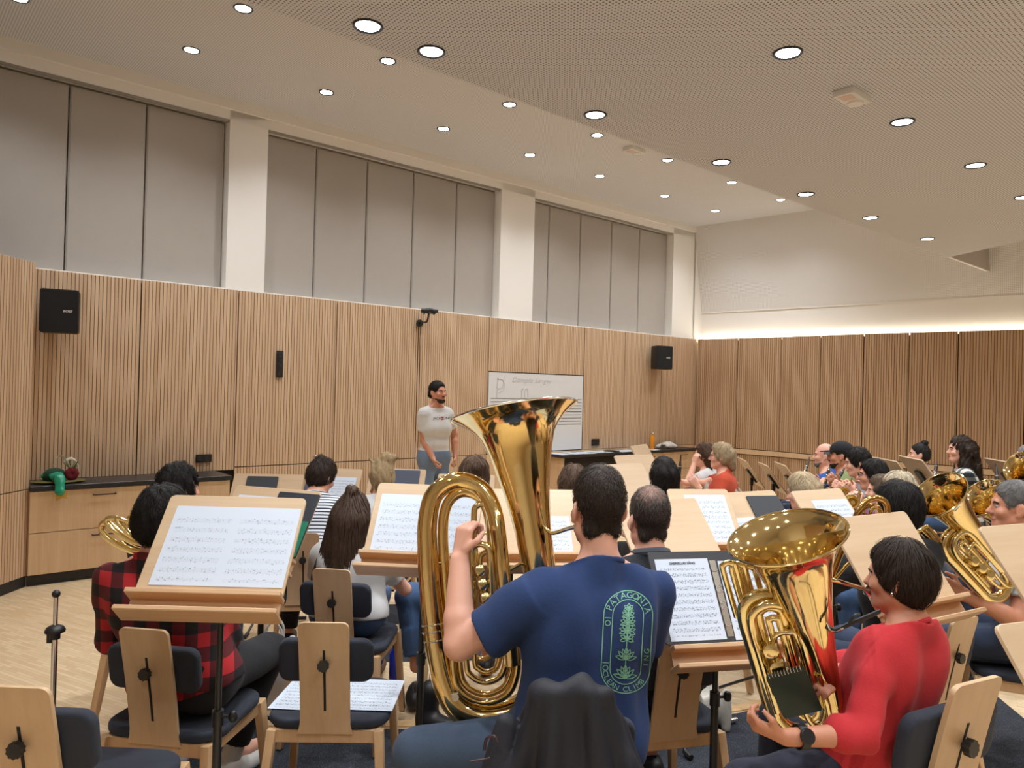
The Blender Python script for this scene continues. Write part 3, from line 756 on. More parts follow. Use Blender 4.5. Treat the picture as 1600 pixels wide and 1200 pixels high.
# ---------------------------------------------------------------- chairs
def board_mesh(w, z0, z1, yf, t=.013, rc=.022, rows=24, cols=8, flare=0.0):
    """upright plywood board with rounded top corners following the side profile yf(z)"""
    m = MB(); zs = [z0 + (z1 - z0) * i / rows for i in range(rows - 3)] + [z1 - rc + rc * math.sin(PI / 2 * i / 4) for i in range(0, 5)]
    zs = sorted(set(zs)); N = len(zs)
    def hw(z):
        b = w / 2 + flare * max(0, 1 - (z - z0) / .06) ** 2
        if z > z1 - rc: b -= rc - math.sqrt(max(0, rc * rc - (z - z1 + rc) ** 2))
        return b
    for sgn in (-1, 1):
        vs = [V(-hw(z) + 2 * hw(z) * c / cols, yf(z) + sgn * t / 2, z) for z in zs for c in range(cols + 1)]
        fs = [(r * (cols + 1) + c, r * (cols + 1) + c + 1, (r + 1) * (cols + 1) + c + 1, (r + 1) * (cols + 1) + c) for r in range(N - 1) for c in range(cols)]
        m.add(vs, fs)
    n1 = N * (cols + 1)
    rim = [(r * (cols + 1), (r + 1) * (cols + 1)) for r in range(N - 1)] + [(r * (cols + 1) + cols, (r + 1) * (cols + 1) + cols) for r in range(N - 1)] + [(c, c + 1) for c in range(cols)] + [((N - 1) * (cols + 1) + c, (N - 1) * (cols + 1) + c + 1) for c in range(cols)]
    m.f += [(a, b, b + n1, a + n1) for a, b in rim]; m.m += [0] * len(rim)
    return m
def make_chair(knob_z=.70, pad_z=.70):
    r = empty('orchestra_chair')
    yf = lambda z: -.205 - .085 * max(0.0, (z - .43) / .43) ** 1.3
    board_mesh(.182, .425, .862, yf, flare=.012).build('back_board', M_BEECH, r, sm=True, angle=.7)
    m = MB()
    for sg in (-1, 1):
        zs = [.515 + i * .02 for i in range(13)]
        for a, b in zip(zs[:-1], zs[1:]): m.bar(V(0, yf(a) + sg * .0066, a), V(0, yf(b) + sg * .0066, b), .009, .0016, x=(1, 0, 0))
    m.build('slot', M_GAP, r)
    kn = MB(); y = yf(knob_z) - .007
    prof = []
    kn.lathe([(.009, 0), (.009, .012)], o=(0, y, knob_z), z=(0, -1, 0), n=12)
    kn.prism([((.0215 if i % 2 else .0185) * math.cos(2 * PI * i / 20), (.0215 if i % 2 else .0185) * math.sin(2 * PI * i / 20)) for i in range(20)], (0, y - .010, knob_z), (1, 0, 0), (0, 0, 1), .017)
    kn.build('knob', M_BLACK, r, sm=True, angle=.5)
    pad = MB(); Yp = V(0, -.16, 1).normalized(); pad.prism(rrect(.345, .165, .04, 6), (0, yf(pad_z) + .016, pad_z), (1, 0, 0), Yp, -.036)
    pad.build('back_pad', M_NAVY, r, bevel=.012, seg=3)
    st = MB(); st.prism([(x * (1 + .06 * (y < 0)), y) for x, y in rrect(.43, .43, .095, 7)], (0, .005, .438), (1, 0, 0), (0, 1, 0), .036); st.build('seat', M_NAVY, r, bevel=.013, seg=3)
    fr = MB()
    fr.bar((-.19, -.19, .412), (.19, -.19, .412), .05, .024, x=(0, 0, 1)); fr.bar((-.185, .19, .412), (.185, .19, .412), .05, .024, x=(0, 0, 1))
    fr.bar((-.19, -.19, .412), (-.19, .19, .412), .05, .024, x=(0, 0, 1)); fr.bar((.19, -.19, .412), (.19, .19, .412), .05, .024, x=(0, 0, 1))
    fr.box((0, 0, .434), (.36, .38, .012)); fr.build('seat_frame', M_BEAM, r, bevel=.003, seg=1)
    for sx in (-1, 1):
        m = MB(); m.bar((sx * .196, -.195, .437), (sx * .232, -.275, .0065), .034, .052, x=(1, 0, 0), w1=.026, h1=.036); m.build('leg', M_BEAM, r, bevel=.004, seg=2)
        m = MB(); m.bar((sx * .196, .19, .437), (sx * .225, .235, .0065), .034, .048, x=(1, 0, 0), w1=.026, h1=.034); m.build('leg', M_BEAM, r, bevel=.004, seg=2)
    return r
CHAIR = None
def chair(x, y, yaw, label, group='orchestra chairs', scale=1.0):
    global CHAIR
    if CHAIR is None: CHAIR = make_chair(); c = CHAIR
    else: c = copy_tree(CHAIR)
    c.location = (x, y, 0); c.rotation_euler = (0, 0, yaw); c.scale = (scale,) * 3
    return tag(c, label, 'chair', group)

# ---------------------------------------------------------------- music stands
class Desk: pass
def stand(px, py, Y, yaw, label, w=.46, h=.35, tilt=40, ledge=True, knob_z=.62, group='wooden music stands', foot=.30, foot_rot=0.4, pole_off=0.0):
    """desk centre at pixel (px, py) Y metres ahead; players stand on its local -y side"""
    c = at(px, py, Y); yaw = R(yaw); t = R(tilt)
    Q = Matrix.Rotation(yaw, 3, 'Z'); X = Q @ V(1, 0, 0); Yd = Q @ V(0, math.sin(t), math.cos(t)); N = X.cross(Yd)
    r = empty('music_stand', (c.x, c.y, 0), yaw, label, 'music stand', group)
    m = MB(); m.prism(rrect(w, h, .018, 4), c - N * .012, X, Yd, .012); m.build('desk', M_BEECHX, r, bevel=.002, seg=1)
    b = c - Yd * h / 2
    if ledge:
        m = MB()
        m.prism([(-w / 2 - .006, -.010), (w / 2 + .006, -.010), (w / 2 + .006, .006), (-w / 2 - .006, .006)], b - Yd * .004 - N * .012, X, Yd, .062)
        m.build('sheet_ledge', M_EDGE, r, bevel=.002, seg=1)
        m = MB(); m.prism([(-w / 2, -.066), (w / 2, -.066), (w / 2, -.010), (-w / 2, -.010)], b - N * .012, X, Yd, .012); m.build('tray_back', M_EDGE, r)
        m = MB(); m.prism([(-w / 2 - .012, -.016), (w / 2 + .012, -.016), (w / 2 + .012, 0), (-w / 2 - .012, 0)], b - Yd * .064 - N * .012, X, Yd, .082); m.build('tray', M_EDGE, r, bevel=.003, seg=1)
    hub = c - N * .03 - Yd * .05
    f = V(c.x, c.y, 0) + Q @ V(pole_off, 0, 0) + (hub - c) * 0.0; f = V(hub.x, hub.y, 0)
    m = MB(); m.box(c - N * .022 - Yd * .03, (.10, .16, .02), Matrix((X, Yd, N)).transposed()); m.bar(c - N * .03 - Yd * .05, hub - UP * .08, .03, .03); m.build('desk_bracket', M_BLACKM, r)
    m = MB(); m.tube([f + UP * .10, f + UP * knob_z], .0145, 12, sm=1); m.tube([f + UP * knob_z, hub - UP * .02], .0105, 12, sm=1); m.build('pole', M_BLACKM, r, sm=True)
    m = MB(); m.tube([f + UP * (knob_z - .03), f + UP * (knob_z + .02)], .019, 12, sm=1); m.tube([f + UP * knob_z, f + UP * knob_z + Q @ V(.045, 0, 0)], .006, 8, sm=1); m.ball(f + UP * knob_z + Q @ V(.05, 0, 0), (.016, .016, .02), 10); m.build('clamp_knob', M_BLACK, r, sm=True)
    for k in range(3):
        a = yaw + foot_rot + 2 * PI * k / 3; d = V(math.cos(a), math.sin(a), 0)
        m = MB(); m.tube([f + UP * .13 + d * .012, f + d * (foot - .03) + UP * .022], .0085, 8, sm=1); fo = m.build('foot', M_BLACKM, r, sm=True)
        m = MB(); m.tube([f + d * (foot - .05) + UP * .023, f + d * (foot + .005) + UP * .018], .014, 8, sm=1); m.build('rubber_tip', M_BLACK, fo, sm=True)
    D = Desk(); D.c, D.X, D.Y, D.N, D.w, D.h, D.root = c, X, Yd, N, w, h, r
    return D
def on_desk(D, u, v, lift=.001): return D.c + D.X * u + D.Y * v + D.N * lift
def page(D, u, v, w, h, mat, label, rot=0.0, lift=.0015, name='sheet_music', cat='sheet music', bend=0.0, group=None):
    """a sheet lying on a desk, (u, v) its middle"""
    ca, sa = math.cos(rot), math.sin(rot); n = 8; v = max(v, -D.h / 2 + .010 + h / 2 + abs(sa) * w / 2) if hasattr(D, 'h') else v
    vs, uvs = [], []
    for j in range(2):
        for i in range(n + 1):
            a, b = (i / n - .5) * w, (j - .5) * h
            vs.append(on_desk(D, u + a * ca - b * sa, v + a * sa + b * ca, lift + bend * math.sin(PI * i / n))); uvs.append((i / n, j))
    fs = [(i, i + 1, n + 2 + i, n + 1 + i) for i in range(n)]
    me = bpy.data.meshes.new(name); me.from_pydata([tuple(p) for p in vs], [], fs)
    l = me.uv_layers.new(name='UVMap')
    for p in me.polygons:
        for li, vi in zip(p.loop_indices, p.vertices): l.data[li].uv = uvs[vi]
    return tag(link(name, me, mat), label, cat, group)
def slab(D, u, v, w, h, t, mat, label, name, cat, rot=0.0, lift=.001, group=None):
    ca, sa = math.cos(rot), math.sin(rot); m = MB(); v = max(v, -D.h / 2 + .009 + h / 2 + abs(sa) * w / 2)
    m.prism(rrect(w, h, .008, 3), on_desk(D, u, v, lift), D.X * ca + D.Y * sa, D.Y * ca - D.X * sa, t)
    return tag(m.build(name, mat, bevel=.001, seg=1), label, cat, group)
# ---------------------------------------------------------------- people
SK = skin('skin', srgb(214, 158, 132)); SKP = skin('pale_skin', srgb(226, 176, 154)); SKT = skin('tanned_skin', srgb(198, 140, 112))
M_LIP = plain('lips', srgb(170, 92, 84), .5); M_EYEW = plain('eye_white', (.36, .34, .32, 1), .35); M_EYEB = plain('eye_dark', (.03, .02, .015, 1), .15)
H_BLACK = hairm('black_hair', (.012, .010, .009, 1), 2.2); H_DARK = hairm('dark_brown_hair', (.026, .016, .011, 1), 2.2); H_BROWN = hairm('brown_hair', (.075, .043, .026, 1), 2.0)
H_BLOND = hairm('blond_hair', (.56, .41, .23, 1), 1.4); H_ASH = hairm('ash_blond_hair', (.48, .37, .23, 1), 1.5); H_GREY = hairm('grey_hair', (.13, .125, .12, 1), 2.2); H_MID = hairm('ash_brown_hair', (.11, .075, .05, 1), 1.9)

def strands(me, n, length, width, flow, seed=0, off=.0015, seg=5, jit=.25, taper=True):
    """fine locks laid over a hair shape"""
    r = random.Random(seed); vs0 = [v.co.copy() for v in me.vertices]; ps = [tuple(p.vertices) for p in me.polygons]
    bvh = BVHTree.FromPolygons(vs0, ps); vs, fs = [], []
    for _ in range(n):
        p = vs0[r.randrange(len(vs0))].copy(); o = off * (.4 + 1.4 * r.random()); L = length * (.6 + .8 * r.random()); j = V(r.gauss(0, jit), r.gauss(0, jit), r.gauss(0, jit)); rows = []
        for k in range(seg + 1):
            q, nn, _i, _d = bvh.find_nearest(p)
            if q is None: break
            d = flow(q); d = d / (d.length + 1e-9) + j; d = d - nn * d.dot(nn)
            if d.length < 1e-6: break
            d.normalize(); w = nn.cross(d) * width * (1 - .8 * k / seg if taper else 1)
            lift = o * (1 + 1.2 * k / seg)
            rows.append((q + nn * lift - w, q + nn * (lift + width * .5), q + nn * lift + w)); p = q + d * (L / seg)
        for i, (a, b, c) in enumerate(rows):
            vs += [a, b, c]
            if i:
                z = len(vs) - 6; fs += [(z, z + 1, z + 4, z + 3), (z + 1, z + 2, z + 5, z + 4)]
    b = len(vs0); out = bpy.data.meshes.new(me.name); out.from_pydata([tuple(v) for v in vs0 + vs], [], ps + [tuple(b + i for i in f) for f in fs]); smooth(out)
    bpy.data.meshes.remove(me); return out

def ik(S, W, a, b, hint):
    d = W - S; L = max(1e-4, min(d.length, (a + b) * .995)); u = d.normalized(); W = S + u * L
    x = (a * a - b * b + L * L) / (2 * L); y = math.sqrt(max(0, a * a - x * x)); h = Vector(hint); h = (h - u * h.dot(u)); h.normalize()
    return S + u * x + h * y, W
def hand(S, w, d, pn, ts, curl=.5, k=1.0, spread=.012, thumb_in=.3):
    """palm, four fingers and a thumb; d along the hand, pn out of the palm, ts the thumb's side (+1/-1 along d x pn)"""
    d = d.normalized(); pn = (pn - d * pn.dot(d)).normalized(); a = d.cross(pn)
    for q in (-.022, -.007, .008, .022): S.cone(w + a * q * .75 * k, w + d * .085 * k + a * q * 1.25 * k, .015 * k, .0125 * k, .012)
    for i, (q, L) in enumerate(((ts * .030, .070), (ts * .010, .080), (-ts * .010, .074), (-ts * .029, .058))):
        p = w + d * .086 * k + a * q * k; ang = 0.0
        for j, fr in enumerate((.45, .31, .24)):
            ang += curl * (.55, 1.0, .8)[j] * (1 + .10 * i)
            dd = (d + a * q * spread * 12) * math.cos(ang) + pn * math.sin(ang); dd.normalize(); q2 = p + dd * L * fr * k
            S.cone(p, q2, (.0092 - .0008 * j) * k, (.0086 - .0009 * j) * k, .004); p = q2
    p = w + d * .028 * k + a * ts * .026 * k; t1 = (d * .62 + a * ts * .62 + pn * thumb_in).normalized(); p2 = p + t1 * .045 * k
    S.cone(p, p2, .0125 * k, .0105 * k, .008); t2 = (d * .85 + a * ts * .1 + pn * thumb_in * 1.5).normalized(); S.cone(p2, p2 + t2 * .032 * k, .0102 * k, .008 * k, .004)

HAIRCUT = {
 'short': dict(r=(.078, .098, .097), cut=.030, amp=.003, n=1500, L=.03),
 'crop': dict(r=(.0752, .0935, .0985), cut=.034, amp=.0015, n=3200, L=.016),
 'full': dict(r=(.081, .100, .104), cut=.034, amp=.004, n=1900, L=.055),
}
def person(label, hx, hy, Y, yaw, skin_m=SK, k=1.0, lean=6, hyaw=0, hpitch=0, hroll=0, seat=.475, hair='short', hair_m=H_DARK, shirt_m=None, sleeve='short', trouser_m=None, shoe_m=None,
           hands=None, elbows=None, legs=None, standing=False, face=True, h=.008, female=False, brows=None, beard=None, glasses=False, hem=-.05, wr=(.004, 15), strand=True, tone=None, extra_hair=None, seed=1, curl=.9, shw=None, palm=None, neck_cut=.030, body_x=0.0, zhead=None, fat=1.0, chairlab=None, smile=False, sock_m=None, chairpos=None, slv=1.0, bust=1.0, armk=1.0, body_f=0.0, hj=.3, hamp=1.0, cscale=1.0, nk=.010, legk=.42):
    hc = at(hx, hy, Y)
    if zhead is not None: hc.z = zhead
    ya = R(yaw); Fw, Rt = V(-math.sin(ya), math.cos(ya), 0), V(math.cos(ya), math.sin(ya), 0)
    le = R(lean); U = (UP * math.cos(le) + Fw * math.sin(le)).normalized(); Bk = U.cross(Rt) * -1
    hq = Matrix.Rotation(ya + R(hyaw), 3, 'Z') @ Matrix.Rotation(R(hpitch), 3, 'X') @ Matrix.Rotation(R(hroll), 3, 'Y')
    Xh, Yh, Zh = hq @ V(1, 0, 0), hq @ V(0, 1, 0), hq @ V(0, 0, 1)
    def hp(x, y, z): return hc + (Xh * x + Yh * y + Zh * z) * k
    N0 = hc - Zh * .10 * k - U * (.065 + nk) * k - Yh * .022 * k
    pz = (.93 * k / 1.0 if standing else seat + .128 * k)
    L = (N0.z - pz) / U.z; pel = N0 - U * L + Rt * body_x + Fw * body_f
    U = (N0 - pel).normalized()
    if not (.36 < L < .60): print('TORSO', label[:40], round(L, 2))
    root = empty('person', (pel.x, pel.y, 0), ya, label, 'person')
    sw = shw or (.158 if female else .182) * k
    T = lambda f, s=0, fw=0: pel + U * L * f + Rt * s * k + Fw * fw * k
    torso = []
    w_ = (.9 if female else 1.0) * fat
    def cone_pair(S, f, hw, r, fw=0, kk=.05, g=0): S.cone(T(f, -hw, fw), T(f, hw, fw), r * k + g, r * k + g, kk)
    def torso_ops(S, g=0.0):
        g = g + (wr[0] * .4 if g else 0)
        cone_pair(S, 0.0, .082 * (1.08 if female else 1) * fat, .108, .0, .05, g + (.010 if g else 0))
        cone_pair(S, .30, .062 * w_, .100 * (fat), .005, .06, g)
        cone_pair(S, .60, .078 * w_, .112 * (.94 if female else 1) * (1 + (fat - 1) * .5), .008, .06, g)
        cone_pair(S, .80, .100 * w_, .088, -.004, .05, g)
        if female:
            for s in (-1, 1): S.ell(T(.62, s * .062, .085 - .03 * (1 - bust)), (.055 * k + g, .05 * k + g, .06 * k + g), k=.04)
    sh = {s: T(.895, 0, 0) + Rt * s * sw for s in (-1, 1)}
    body = Solid(); torso_ops(body)
    for s in (-1, 1): body.cone(N0 + U * .025 * k + Rt * s * .025 * k, sh[s] + U * .012 * k - Rt * s * .03 * k, .045 * k, .042 * k, .05)
    body.cone(N0 - U * .02, hc - Zh * .05 * k - Yh * .015 * k, .058 * k * (.88 if female else 1.0), .055 * k * (.88 if female else 1.0), .03)
    # head
    body.ell(hp(0, -.012, .033), (.072 * k, .092 * k, .091 * k), Xh, Zh, .02)
    body.ell(hp(0, .026, -.030), (.055 * k, .060 * k, .084 * k), Xh, Zh, .035)
    body.cone(hp(-.012, .064, -.096), hp(.012, .064, -.096), .019 * k, .019 * k, .025)
    for s in (-1, 1): body.cone(hp(s * .052, .0, -.062), hp(s * .018, .06, -.092), .02 * k, .018 * k, .03)
    if face:
        body.cone(hp(-.032, .078, .020), hp(.032, .078, .020), .0105 * k, .0105 * k, .016)
        for s in (-1, 1):
            body.ell(hp(s * .031, .093, .003), (.016 * k, .014 * k, .0105 * k), Xh, Zh, .010, 1)
            body.ell(hp(s * .043, .062, -.028), (.022 * k, .022 * k, .02 * k), Xh, Zh, .025)
            body.cone(hp(s * .010, .088, -.033), hp(s * .012, .090, -.034), .0085 * k, .0085 * k, .006)
        body.cone(hp(0, .082, .008), hp(0, .106, -.030), .0075 * k, .0125 * k, .012)
        body.cone(hp(-.016, .082, -.060), hp(.016, .082, -.060), .0085 * k, .0085 * k, .010)
        body.cone(hp(-.014, .080, -.070), hp(.014, .080, -.070), .0085 * k, .0085 * k, .008)
    for s in (-1, 1):
        body.ell(hp(s * .078, -.010, -.008), (.0085 * k, .021 * k, .032 * k), (Xh * .94 + Yh * s * .34), (Zh - Yh * .18), .010)
        body.cone(hp(s * .077, -.002, -.034), hp(s * .074, .002, -.036), .009 * k, .008 * k, .006)
        body.ell(hp(s * .088, -.004, -.006), (.006 * k, .011 * k, .017 * k), (Xh * .94 + Yh * s * .34), Zh, .006, 1)
    # arms
    la, lb = .285 * k, .250 * k; el, wr_ = {}, {}
    for s in (-1, 1):
        tgt = (hands or {}).get(s)
        if tgt is None:
            tgt = (T(.42, s * .10, .36) if not standing else T(-.12, s * .26, .12))
        hint = (elbows or {}).get(s, Rt * s * .8 - UP * .8 - Fw * .3)
        el[s], wr_[s] = ik(sh[s], Vector(tgt), la, lb, hint)
        body.cone(sh[s], el[s], .050 * k * armk * (.86 if female else 1), .041 * k * armk * (.86 if female else 1), .03); body.cone(el[s], el[s].lerp(wr_[s], .3), .041 * k * armk * (.86 if female else 1), .041 * k * armk * (.86 if female else 1), .012); body.cone(el[s].lerp(wr_[s], .3), wr_[s], .041 * k * armk * (.86 if female else 1), .027 * k * armk, .012)
        d = (wr_[s] - el[s]).normalized(); pn = (palm or {}).get(s, (Rt * -s + UP * -.3))
        hd = d
        if palm and (s, 'd') in palm: hd = Vector(palm[(s, 'd')]).normalized()
        hand(body, wr_[s] + d * .01, hd, Vector(pn), (1 if hd.cross(Vector(pn)).dot(UP) > 0 else -1), curl if not isinstance(curl, dict) else curl[s], k)
    # legs
    hip, kn, an, ft = {}, {}, {}, {}
    for s in (-1, 1):
        lg = (legs or {}).get(s)
        hip[s] = T(0, s * .082, 0) - U * .01
        if standing:
            kn[s] = V(hip[s].x, hip[s].y, .5 * k) + Rt * s * .03 + Fw * .02; an[s] = V(hip[s].x, hip[s].y, .09) + Rt * s * .05; ft[s] = Fw
        elif lg: kn[s], an[s], ft[s] = Vector(lg[0]), Vector(lg[1]), Vector(lg[2])
        else:
            kn[s] = hip[s] + Fw * legk * k + Rt * s * .07; kn[s].z = seat + .088; an[s] = kn[s] - Fw * .05 + Rt * s * .01; an[s].z = .10; ft[s] = Fw
        body.cone(hip[s], kn[s], .080 * k, .056 * k, .03); body.cone(kn[s], an[s], .054 * k, .036 * k, .012)
        body.cone(an[s] - UP * .04, an[s] + ft[s] * .15 * k - UP * .058, .034 * k, .028 * k, .02)
    body.build('body', skin_m, root, h)
    # clothes
    if shirt_m:
        S = Solid(); torso_ops(S, .013)
        for s in (-1, 1):
            S.cone(N0 + U * .015 * k + Rt * s * .03 * k, sh[s] + U * .012 * k - Rt * s * .03 * k, .052 * k + wr[0] * .5, .054 * k + wr[0] * .5, .05)
            S.cone(sh[s], sh[s].lerp(el[s], .3), .063 * k * (.9 if female else 1) * armk + wr[0] * .6, .061 * k * (.9 if female else 1) * armk + wr[0] * .6, .035)
        S.cone(N0 - U * .03 - Fw * .004, N0 + U * .06 * k - Fw * .004, .066 * k * (.9 if female else 1), .062 * k * (.9 if female else 1), .03)
        S.cut(T(0, 0, 0) + U * hem * k, -U); S.cut(N0 + U * neck_cut * k, U + Fw * .5)
        for s in (-1, 1):
            rr_ = .9 if female else 1
            if sleeve == 'short': S.sleeve(sh[s].lerp(el[s], .05) + UP * .01 * (slv - 1), sh[s].lerp(el[s], .66) - UP * .05 * (slv - 1), .060 * k * rr_ * (slv * .5 + .5), .064 * k * rr_ * slv, .03)
            elif sleeve == 'rolled':
                S.cone(sh[s], sh[s].lerp(el[s], .9), .060 * k * rr_, .058 * k * rr_, .03); S.sleeve(el[s] - (wr_[s] - el[s]) * .12, el[s] + (wr_[s] - el[s]) * .30, .058 * k, .060 * k, .012)
                S.cone(el[s] + (wr_[s] - el[s]) * .24 , el[s] + (wr_[s] - el[s]) * .26, .061 * k, .062 * k, .008)
            elif sleeve == 'long':
                S.cone(sh[s], el[s], .060 * k * rr_, .052 * k * rr_, .03); S.cone(el[s], el[s].lerp(wr_[s], .6), .052 * k * rr_, .044 * k, .02); S.sleeve(el[s].lerp(wr_[s], .4), el[s].lerp(wr_[s], .95), .046 * k, .040 * k, .02)
        so = S.build('shirt', shirt_m, root, h, folds(seed, *wr))
        m = MB(); q = [N0 + U * (neck_cut + .002) * k - Fw * .0 + (Rt * math.cos(a) * .060 + (Fw - U * .5).normalized() * math.sin(a) * .066 - Fw * .004) * k * (.9 if female else 1) for a in [2 * PI * i / 20 for i in range(20)]]
        m.tube(q, .009 * k, 8, sm=1, closed=True); m.build('collar', shirt_m, root, sm=True)
    else: so = None
    if trouser_m:
        S = Solid(); g = .011
        cone_pair(S, 0.0, .082 * (1.08 if female else 1) * fat, .108, 0, .05, g); cone_pair(S, .14, .07 * w_, .104, 0, .05, g)
        for s in (-1, 1):
            S.cone(hip[s], kn[s], .086 * k + g, .064 * k + g, .04); S.cone(kn[s], kn[s].lerp(an[s], .7), .062 * k + g, .052 * k + g, .02); S.sleeve(kn[s].lerp(an[s], .5), kn[s].lerp(an[s], .93), .058 * k + g, .055 * k + g, .02)
        S.cut(T(.17), U); S.build('trousers', trouser_m, root, h, folds(seed + 5, .004, 13))
    for s in (-1, 1):
        if sock_m:
            S = Solid(); S.cone(kn[s].lerp(an[s], .8), an[s] - UP * .03, .045 * k, .043 * k); S.build('sock', sock_m, root, .007)
        if shoe_m:
            a = an[s]; a = V(a.x, a.y, .0); f = ft[s].normalized(); S = Solid()
            S.cone(a - f * .04 + UP * .055, a + f * .13 * k + UP * .042, .048 * k, .043 * k, .03); S.cone(a + UP * .07, a + f * .03 + UP * .075, .045, .04, .03); S.cone(a + f * .06 + UP * .05, a + f * .19 * k + UP * .036, .042, .036, .02)
            S.cut((0, 0, .004), -UP); S.build('shoe', shoe_m, root, .007)
    # hair
    if hair and hair != 'none':
        st = dict(HAIRCUT.get(hair if hair in HAIRCUT else 'short')); S = Solid(); r_ = st['r']
        S.ell(hp(0, -.014, .034 + (.006 if hair == 'crop' else 0)), (r_[0] * k, r_[1] * k, r_[2] * k), Xh, Zh, .02)
        if hair == 'crop': S.cone(hp(-.030, -.043, -.055), hp(.030, -.043, -.055), .0285 * k, .0285 * k, .03)
        if hair == 'short': S.cone(hp(-.03, -.075, -.03), hp(.03, -.075, -.03), .03 * k, .03 * k, .04)
        if hair == 'full':
            S.ell(hp(0, -.033, -.015), (.077 * k, .077 * k, .083 * k), Xh, Zh, .04)
        S.cut(hp(0, 0, 0) + (Yh * .66 - Zh * .75) * st['cut'] * k + Zh * .0, Yh * .66 - Zh * .75)
        S.ell(hp(0, .108, -.030), (.090 * k, .088 * k, .104 * k), Xh, Zh, .012, 1)
        if hair in ('short', 'crop'):
            for s in (-1, 1): S.ell(hp(s * .086, .004, -.030), (.034 * k, .040 * k, .048 * k), Xh, Zh, .010, 1)
        for op in (extra_hair or []):
            kind = op[0]
            if kind == 'c': S.cone(hp(*op[1]), hp(*op[2]), op[3] * k, op[4] * k, op[5] if len(op) > 5 else .02)
            elif kind == 'w': S.cone(Vector(op[1]), Vector(op[2]), op[3], op[4], op[5] if len(op) > 5 else .03)
            elif kind == 'e': S.ell(hp(*op[1]), tuple(x * k for x in op[2]), Xh, Zh, op[3] if len(op) > 3 else .02)
            elif kind == '-': S.ell(hp(*op[1]), tuple(x * k for x in op[2]), Xh, Zh, .006, 1)
            elif kind == '-b': S.cut(hp(*op[1]), Xh * op[2][0] + Yh * op[2][1] + Zh * op[2][2])
        hh = min(h, .007); me = S.mesh('hair', hh, folds(seed + 9, st['amp'] * hamp, 60, (1, 1, .5)))
        if strand:
            cr = hp(0, -.03, .10)
            fl = lambda q: (q - cr) * 1.0 - UP * .06
            me = strands(me, st['n'] if h < .0078 else 700, st['L'] if not extra_hair else max(st['L'], .06), .0013 if h < .0078 else .0026, fl, seed, .003 if hair == 'full' else .002, 5, hj)
        link('hair', me, hair_m, root)
    if beard:
        S = Solid(); S.ell(hp(0, .026, -.030), (.0585 * k, .0635 * k, .0875 * k), Xh, Zh, .03); S.cone(hp(-.012, .064, -.096), hp(.012, .064, -.096), .0215 * k, .0215 * k, .025)
        for s in (-1, 1): S.cone(hp(s * .052, .002, -.058), hp(s * .018, .06, -.092), .0225 * k, .0205 * k, .03)
        S.cut(hp(0, 0, -.058), Zh + Yh * .25); S.ell(hp(0, .092, -.066), (.021 * k, .026 * k, .011 * k), Xh, Zh, .004, 1); S.cone(hp(-.015, .0865, -.050), hp(.015, .0865, -.050), .0065 * k, .0065 * k, .004)
        S.build('beard', beard, root, .006, folds(seed, .002, 80))
    if face:
        for s in (-1, 1):
            m = MB(); m.ball(hp(s * .031, .0745, .002), (.0135 * k, .0115 * k, .0085 * k), 12, Zh, Xh); m.ball(hp(s * .031, .0805, .002), .0062 * k, 10, Zh, Xh, mi=1)
            m.build('eye', [M_EYEW, M_EYEB], root, sm=True)
            m = MB(); m.tube([hp(s * .015, .0895, .017), hp(s * .033, .088, .023), hp(s * .05, .074, .017)], .0042 * k, 6, sm=4, flat=.6); m.build('eyebrow', brows or hair_m, root, sm=True)
        m = MB(); m.tube([hp(-.024, .080, -.0635 + .006 * smile), hp(-.01, .0895, -.0645), hp(.01, .0895, -.0645), hp(.024, .080, -.0635 + .006 * smile)], .0052 * k, 6, sm=4); m.build('mouth', M_LIP, root, sm=True)
    if glasses:
        m = MB()
        for s in (-1, 1):
            m.tube([hp(s * .033 + .022 * math.cos(a), .1, .002 + .017 * math.sin(a)) for a in [2 * PI * i / 14 for i in range(14)]], .0018, 6, sm=1, closed=True); m.tube([hp(s * .055, .098, .006), hp(s * .08, .0, .008)], .0018, 6, sm=1)
        m.tube([hp(-.011, .1, .004), hp(.011, .1, .004)], .0018, 6, sm=1); m.build('glasses', M_BLACK, root, sm=True)
    if not standing:
        cx_, cy_, cyaw = chairpos or (pel.x + Fw.x * .035, pel.y + Fw.y * .035, ya)
        chair(cx_, cy_, cyaw, chairlab, scale=cscale)
    I = Desk(); I.root, I.hp, I.pel, I.Fw, I.Rt, I.U, I.el, I.wr, I.sh, I.shirt, I.N0, I.T, I.hc, I.Xh, I.Yh, I.Zh, I.k, I.kn = root, hp, pel, Fw, Rt, U, el, wr_, sh, so, N0, T, hc, Xh, Yh, Zh, k, kn
    return I
def decal(I, px_polys, name, mat, off=.0015, shirt=None, label=None):
    """marks printed on cloth: polygons given as pixel outlines, laid onto the shirt they are seen on"""
    so = shirt or I.shirt; M = ROOTM[I.root.name].inverted()
    vs0 = [M @ v.co for v in so.data.vertices]; bvh = BVHTree.FromPolygons(vs0, [tuple(p.vertices) for p in so.data.polygons])
    o = V(0, 0, HC); m = MB(); cache = {}
    for vs, fs in px_polys:
        pts = []
        for x, y in vs:
            d = ray(x, y).normalized(); hit, nn, _, _ = bvh.ray_cast(o, d)
            if hit is None: pts.append(None)
            else: pts.append(hit + nn * off)
        for f in fs:
            if all(pts[i] is not None for i in f):
                p = [pts[i] for i in f]
                if max((a - p[0]).length for a in p) < .05: m.add(p, [tuple(range(len(p)))])
    ob = m.build(name, mat, I.root)
    if label: ob['label'] = label
    return ob
